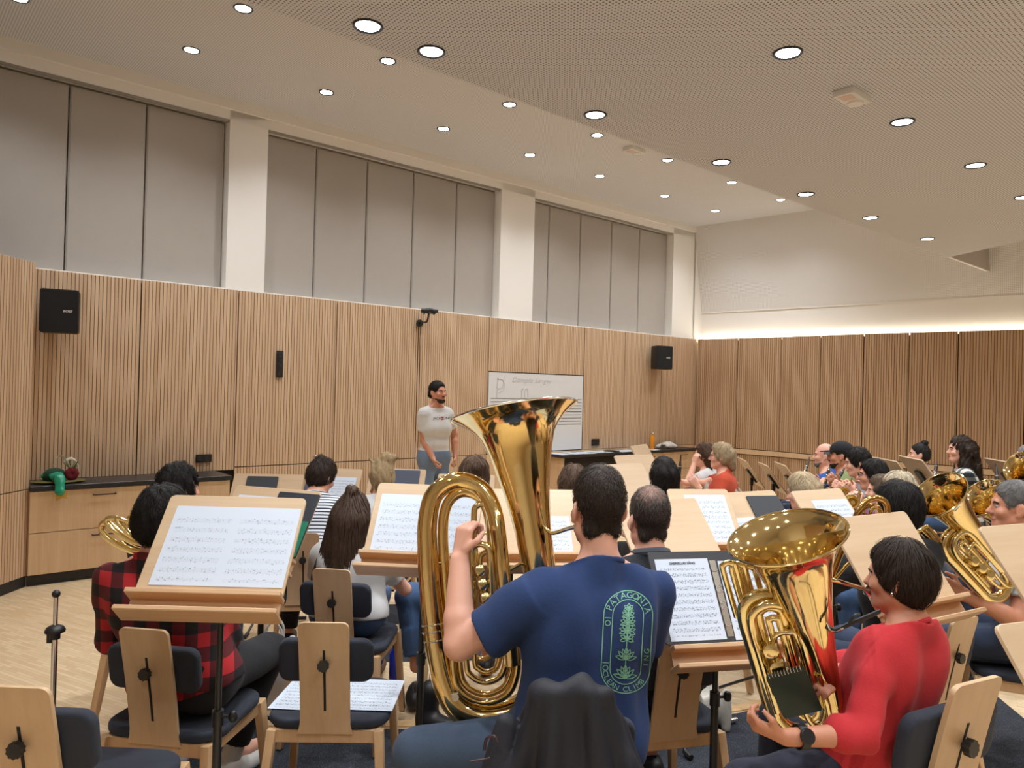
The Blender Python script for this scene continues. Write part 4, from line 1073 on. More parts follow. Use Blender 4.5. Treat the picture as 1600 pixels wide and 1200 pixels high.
def px_line(pts, w, closed=False, sub=2.0):
    """a drawn line as short quads in pixels"""
    P_ = [V(x, y, 0) for x, y in pts]; 
    if closed: P_.append(P_[0])
    out = []
    for a, b in zip(P_[:-1], P_[1:]):
        n = max(1, int((b - a).length / sub))
        for i in range(n): out.append(a.lerp(b, i / n))
    out.append(P_[-1]); vs, fs = [], []
    for i, p in enumerate(out):
        t = (out[min(i + 1, len(out) - 1)] - out[max(i - 1, 0)]); t = t.normalized() if t.length > 0 else V(1, 0, 0); n = V(-t.y, t.x, 0) * w / 2
        vs += [((p + n).x, (p + n).y), ((p - n).x, (p - n).y)]
        if i: fs.append((2 * i - 2, 2 * i - 1, 2 * i + 1, 2 * i))
    return vs, fs
def px_text(s, size, x, y, ang=0.0, align='CENTER', sub=True):
    vs, fs = text_polys(s, size, align); c, q = math.cos(ang), math.sin(ang)
    return [(x + v.x * c + v.y * q, y + v.x * q - v.y * c) for v in vs], fs
# ---------------------------------------------------------------- instruments
def torus(mb, o, z, r, t, n=32, m=8): 
    X, Y, Z = frame_from(z); mb.tube([Vector(o) + X * math.cos(2 * PI * i / n) * r + Y * math.sin(2 * PI * i / n) * r for i in range(n)], t, m, sm=1, closed=True); return mb
def valve(mb, o, z, r=.019, L=.06):
    mb.lathe([(.001, -.004), (r * .5, -.004), (r * .8, 0), (r, .002), (r, L), (r * .8, L + .003), (r * .35, L + .004), (.001, L + .004)], o=o, z=z, n=20); return mb

def big_tuba(label):
    yy = lambda y, d=0: 2.74 - .20 * (y - 643) / 500 + d
    tp = lambda x, y, d=0: at(x, y, yy(y, d))
    A = tp(803, 643); B = tp(803 + .158 * 330, 643 + .987 * 330); ax = (B - A).normalized(); s = (B - A).length / 334.0
    r = empty('tuba', tp(760, 1118), 0, label, 'tuba')
    prof = [(0, 104.5), (1.5, 104), (5, 98), (10, 89.5), (17, 80), (28, 69.5), (41, 61), (66, 52.5), (91, 46.5), (124, 39), (160, 33.5), (195, 29.5), (260, 26), (334, 23.5)]
    m = MB(); m.lathe([(b * s, a * s) for a, b in prof] + [(max(.002, b * s - .003), a * s + .001) for a, b in reversed(prof)], o=A, z=ax, n=72, closed=True); m.build('bell', M_BRASS, r, sm=True)
    m = MB(); torus(m, A + ax * .002, ax, 104.5 * s, .0042, 72); tag(m.build('bell_rim', M_SILVER, r, sm=True), label='pale metal rim of the bell')
    pts = [(856, 968), (860, 1020), (850, 1070), (818, 1107), (765, 1121), (722, 1108), (698, 1072), (683, 1010), (673, 930), (668, 860), (668, 815), (677, 776), (700, 755), (726, 752), (754, 766), (772, 800), (780, 850), (786, 910), (794, 980), (800, 1040)]
    dd = [0, 0, 0, 0, 0, 0, 0, 0, 0, 0, 0, 0, 0, 0, -.01, -.03, -.05, -.06, -.06, -.06]
    m = MB(); m.tube([tp(x, y, d) for (x, y), d in zip(pts, dd)], [.0545, .054, .053, .052, .050, .048, .045, .042, .039, .0365, .035, .034, .033, .032, .031, .030, .029, .028, .027, .026], 28, 10); m.build('main_bow', M_BRASS, r, sm=True)
    m = MB(); m.tube([tp(x, y, .012) for x, y in [(712, 1060), (704, 990), (696, 900), (692, 830), (698, 790), (716, 771), (738, 771), (756, 786), (766, 820), (771, 880), (776, 960), (783, 1030)]], .0195, 20, 10); m.build('second_bow', M_BRASS, r, sm=True)
    k = 0
    for xl, xr, yb, tl, tr, rad, d in [(709, 808, 1098, 880, 985, .0125, -.035), (719, 799, 1085, 900, 990, .011, -.02), (729, 790, 1066, 860, 980, .0105, -.05), (742, 780, 1050, 880, 1000, .010, -.03), (735, 770, 1030, 940, 980, .009, .02)]:
        h = (xr - xl) / 2; sh_ = 4
        path = [(xl - 3, tl), (xl - 1, (tl + yb - h) / 2), (xl, yb - h), (xl + h * .28, yb - h * .3), (xl + h, yb), (xr - h * .28, yb - h * .3), (xr, yb - h), (xr - 1, (tr + yb - h) / 2), (xr - 3, tr)]
        m = MB(); m.tube([tp(x, y, d) for x, y in path], rad, 14, 8); m.build('valve_loop', M_BRASS, r, sm=True)
    for xl, xr, yt, yb, rad, d in [(741, 764, 788, 880, .0115, -.03), (736, 765, 850, 935, .0115, -.075), (750, 775, 862, 940, .010, -.05)]:
        h = (xr - xl) / 2
        m = MB(); m.tube([tp(x, y, d) for x, y in [(xl + 2, yb), (xl, (yt + yb) / 2), (xl, yt + h), (xl + h * .3, yt + h * .28), (xl + h, yt), (xr - h * .3, yt + h * .28), (xr, yt + h), (xr + 1, (yt + yb) / 2), (xr + 3, yb)]], rad, 14, 8); m.build('tuning_slide', M_BRASSY, r, sm=True)
    for x, y in ((748, 893), (752, 915), (757, 937), (762, 960)):
        m = MB(); p = tp(x, y, -.05); valve(m, p, (p - V(0, 0, HC)).normalized() * -1 + UP * .1, .0205, .05); m.build('rotary_valve', M_BRASSY, r, sm=True)
    m = MB()
    for a, b in (((745, 828, -.03), (776, 838, -.03)), ((702, 905, 0), (742, 915, -.03)), ((676, 880, -.01), (700, 880, .01)), ((778, 900, -.04), (815, 880, .0)), ((790, 1000, -.05), (850, 1000, 0)), ((686, 1020, -.02), (712, 1022, -.03))): m.tube([tp(*a), tp(*b)], .006, 10, sm=1)
    m.build('brace', M_BRASSY, r, sm=True)
    for y, x in ((986, 679.5), (1000, 681.5), (975, 678.5)):
        m = MB(); torus(m, tp(x, y), tp(673, 930) - tp(683, 1010), .0425, .0028, 32); tag(m.build('silver_ferrule', M_SILVER, r, sm=True), label='silver ferrule ring')
    m = MB(); m.lathe([(.001, 0), (.012, 0), (.012, .02), (.001, .02)], o=tp(712, 1088, -.05), z=(0, -1, .2), n=16); m.tube([tp(705, 1086, -.06), tp(716, 1083, -.06)], .004, 8, sm=1); m.build('water_key', M_SILVER, r, sm=True)
    return r, tp

class EF:
    """frame of a small tuba: origin in the bell mouth, A along the bell towards its mouth, B towards the bows"""
    def __init__(s, C, A, B, k=1.0):
        s.C = Vector(C); s.A = Vector(A).normalized(); B = Vector(B); s.B = (B - s.A * B.dot(s.A)).normalized(); s.D = s.A.cross(s.B); s.k = k
    def __call__(s, b, d, z): return s.C + (s.B * b + s.D * d + s.A * z) * s.k
def small_tuba(E, name, label, cat, mat=None, mat2=None, group=None, lead=None, rim=.158, detail=True, L=.52):
    sg = 1 if (V(0, 0, HC) - E.C).dot(E.D) > 0 else -1
    mat = mat or M_BRASSY; mat2 = mat2 or M_BRASSR; k = E.k
    r = empty(name, E(.08, 0, -L), 0, label, cat, group)
    q = rim / .158
    prof = [(0, .158), (-.002, .157), (-.010, .148), (-.022, .134), (-.040, .121), (-.065, .109), (-.10, .097), (-.15, .084), (-.22, .069), (-.32, .052), (-.42, .040), (-L, .032)]
    m = MB(); m.lathe([(b * q * k, a * k) for a, b in prof] + [((b * q - .0025) * k, (a - .0005) * k) for a, b in reversed(prof)], o=E.C, z=E.A, n=64, closed=True); m.build('bell', mat2, r, sm=True)
    m = MB(); torus(m, E.C - E.A * .001, E.A, rim * k, .0032 * k, 64); m.build('bell_rim', mat, r, sm=True)
    arch = lambda xl, xr, zt, zb, d: [E(xl, d, zb), E(xl, d, (zb + zt) / 2), E(xl, d, zt - (xl - xr) / 2), E(xl - (xl - xr) * .15, d, zt - (xl - xr) * .14), E((xl + xr) / 2, d, zt), E(xr + (xl - xr) * .15, d, zt - (xl - xr) * .14), E(xr, d, zt - (xl - xr) / 2), E(xr, d, (zb + zt) / 2), E(xr, d, zb)]
    m = MB(); m.tube([E(0, 0, -L + .01), E(.004, 0, -L - .03), E(.03, 0, -L - .075), E(.08, 0, -L - .092), E(.13, 0, -L - .075), E(.158, 0, -L - .03), E(.162, 0, -L + .02)] + arch(.165, .045, -.16, -L + .08, 0)[1:7], [.028, .028, .0275, .027, .026, .025, .024, .0225, .021, .020, .019, .018, .018], 22, 8); m.build('main_bow', mat, r, sm=True)
    for i, (xl, xr, zt, rad, d) in enumerate([(.128, .066, -.188, .0135, .014 * sg), (.150, .034, -.170, .0120, .036 * sg), (.104, .078, -.215, .0095, .03 * sg)]):
        m = MB(); m.tube(arch(xl, xr, zt, -L + .02, d), rad * k, 16, 8); m.build('second_bow', mat, r, sm=True)
    if detail:
        for i, (b, d) in enumerate([(.172, -.045 * sg), (.150, -.06 * sg), (.125, -.07 * sg)]):
            zt = -.07 - .018 * i
            m = MB(); m.tube([E(b + .018, d, -.24), E(b + .018, d, zt - .02), E(b + .013, d, zt - .006), E(b, d, zt), E(b - .013, d, zt - .006), E(b - .018, d, zt - .02), E(b - .018, d, -.24)], .0085 * k, 14, 8); m.build('tuning_slide', mat, r, sm=True)
        for i in range(3):
            m = MB(); valve(m, E(.118 - .005 * i, .015 * sg, -.30 - .055 * i), E.D * sg + E.A * .15, .021 * k, .055 * k); m.build('rotary_valve', mat, r, sm=True)
        m = MB(); m.tube([E(.108, .035 * sg, -.35), E(.106, .035 * sg, -.285), E(.09, .035 * sg, -.262), E(.06, .035 * sg, -.262), E(.044, .035 * sg, -.285), E(.042, .035 * sg, -.47)], .0085 * k, 14, 8); m.build('valve_loop', mat, r, sm=True)
        for b0, z0, d0 in ((.10, -.50, .03 * sg), (.075, -.52, .04 * sg)):
            m = MB(); m.tube([E(b0, d0, z0 + .08), E(b0, d0, z0), E(b0 - .015, d0, z0 - .035), E(b0 - .045, d0, z0 - .04), E(b0 - .06, d0, z0), E(b0 - .06, d0, z0 + .12)], .008 * k, 14, 8); m.build('valve_loop', mat, r, sm=True)
        m = MB()
        for a, b in ((E(.158, 0, -.30), E(.10, -.02, -.32)), (E(.045, 0, -.30), E(.0, 0, -.33)), (E(.045, 0, -.42), E(-.0, 0, -.43)), (E(.16, 0, -.45), E(.10, -.02, -.45))): m.tube([a, b], .005 * k, 8, sm=1)
        m.build('brace', mat, r, sm=True)
    if lead:
        m = MB(); m.tube(lead[:-1], .0062, 12, 8); m.build('lead_pipe', mat, r, sm=True)
        a, b = lead[-2], lead[-1]; z = (b - a).normalized(); l = (b - a).length
        m = MB(); m.lathe([(.0055, -.01), (.006, l * .4), (.012, l * .75), (.016, l * .96), (.0165, l), (.013, l), (.006, l * .7)], o=a, z=z, n=24); m.build('mouthpiece', M_SILVER, r, sm=True)
    return r
def clarinet(p_top, p_bot, label, L=None):
    a, b = Vector(p_top), Vector(p_bot); z = (b - a).normalized(); L = (b - a).length
    r = empty('clarinet', b, 0, label, 'clarinet', 'clarinets')
    m = MB(); m.lathe([(.004, 0), (.0085, .06), (.0135, .09), (.0155, .10), (.0155, .16), (.0125, .165), (.0125, L - .11), (.015, L - .10), (.018, L - .05), (.028, L), (.024, L), (.014, L - .05)], o=a, z=z, n=18); m.build('tube_body', M_BLACK, r, sm=True)
    X, Y, Z = frame_from(z)
    for q in (.098, .165, L * .5, L - .10):
        m = MB(); m.lathe([(.0165, 0), (.0165, .008)], o=a + z * q, z=z, n=16); m.build('silver_ring', M_SILVER, r, sm=True)
    m = MB()
    for i in range(9):
        q = .2 + (L - .34) * i / 8; m.lathe([(.008, 0), (.008, .003), (.001, .004)], o=a + z * q + (Y * -1 if i % 2 else X) * .013, z=(Y * -1 if i % 2 else X), n=10)
    for s in (X, -Y): m.tube([a + z * .19 + s * .0145, a + z * (L - .13) + s * .0145], .0018, 6, sm=1)
    m.build('keywork', M_SILVER, r, sm=True)
    return r
def trumpet(mouth, tip, label, bell_dir=None):
    a, b = Vector(mouth), Vector(tip); z = (b - a).normalized(); X, Y, Z = frame_from(z, UP); L = (b - a).length
    r = empty('trumpet', b, 0, label, 'trumpet', 'trumpets')
    m = MB(); m.tube([a, a + z * L, a + z * (L + .04) - X * .02, a + z * (L + .03) - X * .05, a + z * L * .4 - X * .055], .006, 10, 6); m.build('lead_pipe', M_SILVER, r, sm=True)
    m = MB(); m.lathe([(.006, 0), (.007, .03), (.013, .05), (.013, .055)], o=a + z * .05, z=-z, n=16); m.build('mouthpiece', M_SILVER, r, sm=True)
    o = a + z * L * .55 - X * .02
    for i in range(3): m = MB(); m.tube([o + z * .026 * i + X * .035, o + z * .026 * i - X * .06], .011, 12, sm=1); m.tube([o + z * .026 * i + X * .035, o + z * .026 * i + X * .06], .004, 8, sm=1); m.build('valve', M_BRASSY, r, sm=True)
    e = a + z * (L + .12) - X * .055
    m = MB(); m.lathe([(.0065, -.22), (.008, -.12), (.014, -.06), (.024, -.02), (.044, 0), (.042, 0), (.022, -.022), (.012, -.06)], o=e, z=z, n=28); m.build('bell', M_BRASSY, r, sm=True)
    return r
# ---------------------------------------------------------------- people, chairs and instruments in their places
def fl_(x, y): return at_z(x, y, 0)
NAVYT = cloth('navy_t_shirt', srgb(36, 62, 112), .3, 380, srgb(26, 48, 92)); NAVYJ = cloth('dark_trousers', srgb(52, 58, 74), .3, 380)
DENIM = cloth('blue_denim', srgb(78, 108, 150), .4, 500, srgb(44, 70, 112)); DENIMD = cloth('dark_denim', srgb(44, 58, 84), .4, 500); BLACKC = cloth('black_cloth', srgb(24, 25, 30), .3, 380); WHITEC = cloth('white_cotton', srgb(226, 226, 226), .25, 380, srgb(206, 208, 212))
REDC = cloth('red_cotton', srgb(206, 46, 52), .3, 380, srgb(176, 32, 42)); ORANGEC = cloth('rust_orange_cotton', srgb(204, 78, 48), .3, 380); BLUEC = cloth('bright_blue_cotton', srgb(44, 92, 176), .3, 380); GREENC = cloth('moss_green_cotton', srgb(132, 144, 94), .3, 380)
GREYC = cloth('blue_grey_cotton', srgb(128, 140, 152), .3, 380); PINKC = cloth('pink_cotton', srgb(206, 172, 202), .3, 380); LGREY = cloth('pale_grey_cotton', srgb(206, 212, 218), .3, 380)
SHOEW = plain('white_leather', srgb(226, 226, 222), .45); SHOEB = plain('black_leather', srgb(28, 28, 30), .5); SHOEBR = plain('brown_suede', srgb(92, 68, 50), .8)
def plaid(name, c_hi, c_mid, c_lo, pitch=.085):
    m = NT(name); tc = m.n('ShaderNodeTexCoord'); sep = m.n('ShaderNodeSeparateXYZ', {0: tc.outputs['Object']})
    g = m.n('ShaderNodeNewGeometry')
    x = m.math('ADD', sep.outputs[0], m.math('MULTIPLY', sep.outputs[1], .6)); a = m.math('LESS_THAN', m.math('FRACT', m.math('DIVIDE', x, pitch)), .5); b = m.math('LESS_THAN', m.math('FRACT', m.math('DIVIDE', sep.outputs[2], pitch)), .5)
    s = m.math('MULTIPLY', m.math('ADD', a, b), .5); c = m.ramp(s, [(0.0, c_hi), (0.5, c_mid), (1.0, c_lo)])
    n = m.noise(m.coord(), 400, 2); c = m.mix(m.math('MULTIPLY', n, .3), c, (0, 0, 0, 1)); m.bump(n, .3, .003)
    return m.set(col=c, rough=.9)
PLAID_R = plaid('red_black_check_flannel', srgb(188, 34, 42), srgb(92, 18, 26), srgb(20, 18, 20), .10); PLAID_B = plaid('black_white_check_flannel', srgb(216, 216, 210), srgb(96, 104, 106), srgb(28, 30, 34), .07)
def stripes():
    m = NT('navy_white_striped_jersey'); tc = m.n('ShaderNodeTexCoord'); sep = m.n('ShaderNodeSeparateXYZ', {0: tc.outputs['Object']})
    a = m.math('LESS_THAN', m.math('FRACT', m.math('DIVIDE', m.math('ADD', sep.outputs[2], m.math('MULTIPLY', sep.outputs[1], .5)), .024)), .42); return m.set(col=m.mix(a, srgb(216, 220, 226), srgb(40, 52, 74)), rough=.9)
STRIPE = stripes()

# --- the tuba player in the blue T-shirt
tuba, tp = big_tuba('large upright gold tuba with tall bell held by the man in the blue T-shirt')
TM = person('person seen from behind in a dark blue printed T-shirt, gripping a large tuba', 934, 795, 2.45, 20, SKP, k=1.07, lean=3, hyaw=-6, hpitch=0, hair='crop', hair_m=hairm('near_black_brown_hair', (.030, .021, .016, 1), 2.0),
    shirt_m=NAVYT, trouser_m=cloth('slate_trousers', srgb(62, 78, 100), .3, 380), shoe_m=SHOEB, beard=H_DARK, h=.0062, fat=1.08, shw=.198, seat=.49, hem=-.10, body_x=-.08,
    hands={-1: at(718, 876, 2.50), 1: at(885, 960, 2.75)}, elbows={-1: V(.02, -.45, -1), 1: V(.6, 0, -1)}, palm={-1: V(.75, .6, .0), (-1, 'd'): V(.15, .25, 1)}, curl={-1: 1.15, 1: .8},
    legs={-1: (at(655, 1178, 2.36), V(-.22, 2.44, .1), V(-.2, 1, 0)), 1: (V(.17, 2.84, .575), V(.16, 2.86, .1), V(.1, 1, 0))}, wr=(.011, 13), seed=21, hj=.5, chairlab='wooden orchestra chair under the man in the blue T-shirt, a dark jacket over its back', neck_cut=.030, nk=.032, chairpos=(.185, 2.36, R(6)), slv=1.34, armk=1.12)
# lead pipe to his mouth
mo = TM.hp(0, .098, -.062)
m = MB(); m.tube([at(842, 790, 2.62), at(847, 812, 2.61), at(853, 826, 2.60), at(864, 833, 2.585), mo + (at(864, 833, 2.585) - mo).normalized() * .075], .0068, 12, 8); m.build('lead_pipe', M_BRASSY, tuba, sm=True)
z = (mo - at(864, 833, 2.585)).normalized(); m = MB(); m.lathe([(.007, -.085), (.008, -.05), (.014, -.02), (.019, -.004), (.0195, 0), (.016, 0), (.008, -.03)], o=mo + z * .004, z=z, n=24); m.build('mouthpiece', M_SILVER, tuba, sm=True)
# print on his back
polys = []
def capsule(cx, cy, hw, hh, n=24, rot=0.055):
    out = []
    for i in range(n + 1): a = PI + PI * i / n; out.append((hw * math.cos(a), -(hh - hw) + hw * math.sin(a)))
    for i in range(n + 1): a = PI * i / n; out.append((hw * math.cos(a), (hh - hw) + hw * math.sin(a)))
    c, s = math.cos(rot), math.sin(rot); return [(cx + x * c - y * s, cy + x * s + y * c) for x, y in out]
EX, EY, ER = 979, 1003, .055
def ep(x, y): c, s = math.cos(ER), math.sin(ER); return (EX + x * c - y * s, EY + x * s + y * c)
polys.append(px_line(capsule(EX, EY, 38, 80), 1.5, True)); polys.append(px_line(capsule(EX, EY, 24, 66), 1.4, True))
for i, ch in enumerate('PATAGONIA'):
    a = R(-172 + 164 * (i + .5) / 9) ; x, y = ep(31 * math.cos(a), -42 + 31 * math.sin(a)); polys.append(px_text(ch, 14, x - 4.5 * math.cos(a) * 1.0, y - 4.5 * math.sin(a), a + PI / 2 + ER))
def ptxt(ch, r, a, cyo, flip=False, size=13):
    x, y = ep(r * math.cos(a), cyo + r * math.sin(a)); return px_text(ch, size, x, y, a + (PI / 2 if not flip else -PI / 2) + ER)
for i, ch in enumerate('CLEAN CLIMBING'):
    t = (i + .5) / 14
    if t < .82: a = R(172 - 150 * t / .82); polys.append(ptxt(ch, 35.5, a, 42, True, 11.5))
    else: x, y = ep(35.5, 42 - 8 - (t - .82) * 150); polys.append(px_text(ch, 11.5, x, y, -PI / 2 + ER))
def petal(cx, cy, a, L, w, n=9):
    out = []
    for i in range(n + 1): t = i / n; out.append((t * L, w * math.sin(PI * t) * (1 - .3 * t)))
    for i in range(n - 1, 0, -1): t = i / n; out.append((t * L, -w * math.sin(PI * t) * (1 - .3 * t)))
    c, s = math.cos(a), math.sin(a); return [ep(cx + x * c - y * s, cy + x * s + y * c) for x, y in out]
for cy, n_, L in ((-52, 5, 8), (-42, 6, 10), (-30, 7, 12), (-17, 7, 13), (-5, 6, 11)):
    for i in range(n_): polys.append(px_line(petal(0, cy, R(-200 + 220 * i / (n_ - 1)), L, 3.0), 1.2, True))
polys.append(px_line([ep(0, -50), ep(0, 58)], 1.4))
for cy, L in ((27, 17), (56, 19)):
    for a in (-165, -135, -110, -90, -70, -45, -15): polys.append(px_line(petal(0, cy, R(a), L * (1 if a != -90 else 1.1), 3.4), 1.3, True))
for y in (-28, 42):
    polys.append(px_line([ep(-31 + 4 * math.cos(a), y + 4 * math.sin(a)) for a in [2 * PI * i / 12 for i in range(12)]], 1.3, True)); polys.append(px_line([ep(-36, y - 8), ep(-26, y - 8)], 1.3))
decal(TM, polys, 'shirt_print', plain('pale_green_print', srgb(126, 184, 156), .7), label='pale green plant emblem with lettering')
# jacket over his chair
S = Solid(); jx = lambda x, y, Y: at(x, y, Y)
top = [jx(838, 1084, 2.06), jx(940, 1084, 2.06)]
S.cone(top[0], top[1], .030, .030, .03)
for a, b, ra, rb in ((jx(838, 1086, 2.06), jx(795, 1290, 2.04), .032, .058), (jx(862, 1084, 2.045), jx(850, 1300, 2.0), .034, .045), (jx(890, 1084, 2.05), jx(905, 1300, 2.02), .032, .060), (jx(918, 1084, 2.045), jx(955, 1300, 2.0), .034, .045), (jx(940, 1088, 2.06), jx(1000, 1310, 2.05), .032, .055), (jx(832, 1100, 2.10), jx(775, 1240, 2.10), .028, .05), (jx(945, 1100, 2.10), jx(1000, 1260, 2.12), .028, .05)): S.cone(a, b, ra, rb, .022)
S.cone(jx(800, 1135, 2.06), jx(772, 1215, 2.02), .036, .034, .02)
r = empty('jacket', jx(890, 1300, 2.05), 0, 'dark rain jacket draped over the back of the tuba player\'s chair', 'jacket')
S.build('jacket_shell', cloth('dark_rain_cloth', srgb(27, 29, 40), .2, 200, srgb(20, 22, 31), .7, 0.0), r, .0065, folds(31, .016, 15, (1.5, 1, .22)))
m = MB(); m.tube([jx(757, 1172, 1.98), jx(760, 1155, 1.98), jx(772, 1150, 1.975), jx(778, 1160, 1.97)], .004, 6, 6); m.tube([jx(735, 1190, 1.97), jx(758, 1186, 1.97), jx(766, 1184, 1.97)], .003, 6, 4); m.build('zip_pull', plain('red_black_cord', srgb(52, 22, 28), .5), r, sm=True)

# --- the player in red with the baritone
RW = person('person with short dark hair in a red shirt, seen from behind holding a baritone horn', 1404, 901, 2.15, 35, SKT, k=.82, lean=4, hyaw=14, bust=.2, body_f=.12, body_x=-.045, hj=.12, hamp=.5, cscale=1.14, seat=.56, hpitch=-4, hair='full', hair_m=H_DARK, shirt_m=REDC, sleeve='rolled', trouser_m=cloth('navy_trousers', srgb(44, 48, 66), .3, 380), shoe_m=SHOEB,
    female=True, h=.0062, hem=-.13, fat=1.12, shw=.128, hands={-1: at(1232, 1152, 1.90), 1: at(1300, 1060, 2.12)}, elbows={-1: V(.15, -.6, -1), 1: V(0, 1, -.5)}, palm={-1: V(.25, .6, .8), (-1, 'd'): V(-1, .25, .32)}, curl={-1: .95, 1: .8},
    legs={-1: (at(1165, 1228, 2.02), V(.72, 2.06, .1), V(-1, .4, 0)), 1: (V(.93, 2.53, .63), V(.95, 2.62, .1), V(-1, .4, 0))}, wr=(.010, 13), seed=5, chairlab='wooden orchestra chair with navy pad behind the person in the red shirt', neck_cut=.02, chairpos=(1.10, 2.27, R(27)))
m = MB(); m.ball(RW.hp(-.083, .002, -.045), .0055, 10); m.build('earring', M_SILVER, RW.root, sm=True)
w_, e_ = RW.wr[-1], RW.el[-1]; d = (w_ - e_).normalized()
m = MB(); m.lathe([(.0285, -.011), (.031, -.011), (.031, .011), (.0285, .011)], o=w_ - d * .035, z=d, n=28, closed=True); q = (V(0, 0, HC) - w_); q = (q - d * q.dot(d)).normalized(); m.lathe([(.001, .008), (.018, .008), (.02, .004), (.02, 0)], o=w_ - d * .035 + q * .029, z=q, n=24)
r = m.build('wristwatch', M_BLACK, RW.root, sm=True)
rr_ = ray(1229, 837).normalized(); e1 = V(1, 0, 0); e3 = -rr_; e1 = (e1 - e3 * e1.dot(e3)).normalized(); e2 = e3.cross(e1)
axd = (e1 * -.215 + e2 * .976) * .895 + e3 * .445
lead = [at(1277, 868, 1.98), at(1284, 889, 1.97), at(1293, 903, 1.98), at(1312, 909, 2.0), RW.hp(0, .105, -.060) + (at(1312, 909, 2.0) - RW.hp(0, .105, -.06)).normalized() * .055, RW.hp(0, .103, -.062)]
E1 = EF(at(1229, 837, 2.0), axd, e1 * -.95 - e2 * .22)
bar = small_tuba(E1, 'baritone_horn', 'gold baritone horn with wide bell tilted to the camera, held by the person in red', 'baritone horn', lead=lead, rim=.156)
# little music folder clipped into the horn
X = (E1.A * -.93 + E1.B * -.12).normalized(); sg1 = 1 if (V(0, 0, HC) - E1.C).dot(E1.D) > 0 else -1; c = E1(.088, .100 * sg1, -.405)
r = empty('march_book', c, 0, 'small dark green spiral book clipped into the baritone horn', 'music book')
Yb = (E1.B - X * E1.B.dot(X)).normalized(); m = MB(); m.prism(rrect(.135, .105, .008), c, X, Yb, .012); m.build('cover', plain('dark_green_plastic', srgb(14, 40, 34), .45), r, bevel=.001, seg=1)
m = MB()
for i in range(11): torus(m, c - X * .066 + Yb * (.042 - i * .0084) + X.cross(Yb) * .006, Yb, .0075, .0012, 12, 5)
m.build('spiral_binding', M_SILVER, r, sm=True)
m = MB(); m.prism(rrect(.045, .018, .002), c + X * .042 - Yb * .035 + X.cross(Yb) * .0122, X, Yb, .0006); m.build('paper_label', M_PAPER, r)
r = empty('strap_harness', at(1340, 965, 2.03), 0, 'black carrying strap hooked between the baritone horn and the red shirt', 'strap')
m = MB(); m.tube([at(1290, 978, 1.97), at(1305, 985, 1.96), at(1325, 976, 1.97), at(1352, 965, 2.0), at(1375, 955, 2.02)], .007, 8, 8, flat=.5); m.tube([at(1325, 976, 1.97), at(1335, 962, 1.97), at(1343, 960, 1.98)], .004, 8, 4); m.build('webbing', M_BLACK, r, sm=True)
m = MB(); m.tube([at(1292, 972, 1.965), at(1300, 986, 1.96), at(1318, 982, 1.96)], .003, 8, 6); m.build('hook', M_SILVER, r, sm=True)

# --- the player in red and black check
PM = person('person with dark hair in a red and black checked shirt, back to the camera', 256, 812, 2.86, -8, SKP, k=1.0, lean=-1, body_x=.12, hyaw=-14, hpitch=-4, hair='full', hair_m=H_BLACK, shirt_m=PLAID_R, sleeve='long', trouser_m=BLACKC, shoe_m=SHOEW, sock_m=WHITEC, h=.0072, shw=.195, fat=1.1, hj=.5, hamp=1.6,
    hands={-1: at(222, 905, 3.08), 1: at(310, 930, 3.1)}, elbows={-1: V(-.25, -.3, -1), 1: V(.6, -.2, -.8)}, legs={1: (at(422, 1016, 3.27), at(362, 1168, 3.22), V(.35, 1, 0)), -1: (at(262, 1012, 3.32), at(262, 1165, 3.22), V(-.05, 1, 0))}, seed=8, wr=(.007, 11), chairlab='wooden orchestra chair under the person in the red checked shirt')
# bystanders, from the left
P1 = person('person with dark curly hair bent forward behind the red checked shirt', 280, 764, 3.78, -4, SK, k=.98, hyaw=-25, hair='full', hair_m=H_BLACK, shirt_m=BLACKC, trouser_m=DENIMD, shoe_m=SHOEB, seed=11, h=.0077, hj=.9, hamp=2.2, sleeve='long', chairlab='wooden orchestra chair under the curly-haired person behind the red checked shirt')
lh = [('e', (0, -.045, -.02), (.085, .07, .11), .03)]
LW = person('person with very long brown hair in a half bun, wearing jeans, seen from behind', 553, 806, 3.78, -6, SKP, k=.93, lean=6, hyaw=0, hair='full', hair_m=hairm('long_brown_hair', (.052, .031, .021, 1), 2.3), shirt_m=WHITEC, sleeve='short', trouser_m=DENIM, shoe_m=SHOEBR, female=True, h=.0075, seed=12, hem=-.02,
    elbows={1: V(.9, -.2, -.9), -1: V(-.9, 0, -.9)}, legs={1: (at(590, 926, 4.15), at(582, 1040, 4.35), V(.1, 1, 0)), -1: (at(545, 922, 4.2), at(545, 1030, 4.4), V(-.1, 1, 0))}, extra_hair=[('e', (0, -.045, .138), (.036, .036, .034), .010), ('c', (-.05, -.07, -.02), (-.14, -.10, -.43), .045, .056, .05), ('c', (.05, -.07, -.02), (.02, -.10, -.43), .045, .05, .05), ('c', (0, -.085, -.02), (-.06, -.12, -.46), .052, .06, .05), ('c', (-.06, -.04, .03), (-.14, -.07, -.30), .03, .04, .05)], strand=False, chairlab='wooden orchestra chair under the person with very long hair')
me = LW.root; hob = [o for o in kids(LW.root) if o.name.startswith('hair')][0]
hme = strands(hob.data.copy(), 1500, .34, .003, lambda q: V(0, 0, -1) + (V(q.x, 0, 0) * .4), 4, .003, 9, .05); hme.materials.clear(); hme.materials.append(hob.data.materials[0]); hob.data = hme
SW = person('person in a navy and white striped top bowing the head, hair clipped up', 503, 745, 4.85, 8, SK, k=.93, lean=30, hyaw=-36, hpitch=-28, hair='full', hair_m=H_DARK, shirt_m=STRIPE, sleeve='long', trouser_m=BLACKC, shoe_m=SHOEB, female=True, seed=13, h=.009, extra_hair=[('e', (0, -.07, .10), (.04, .035, .035), .015)], chairlab='wooden orchestra chair under the person in the striped top')
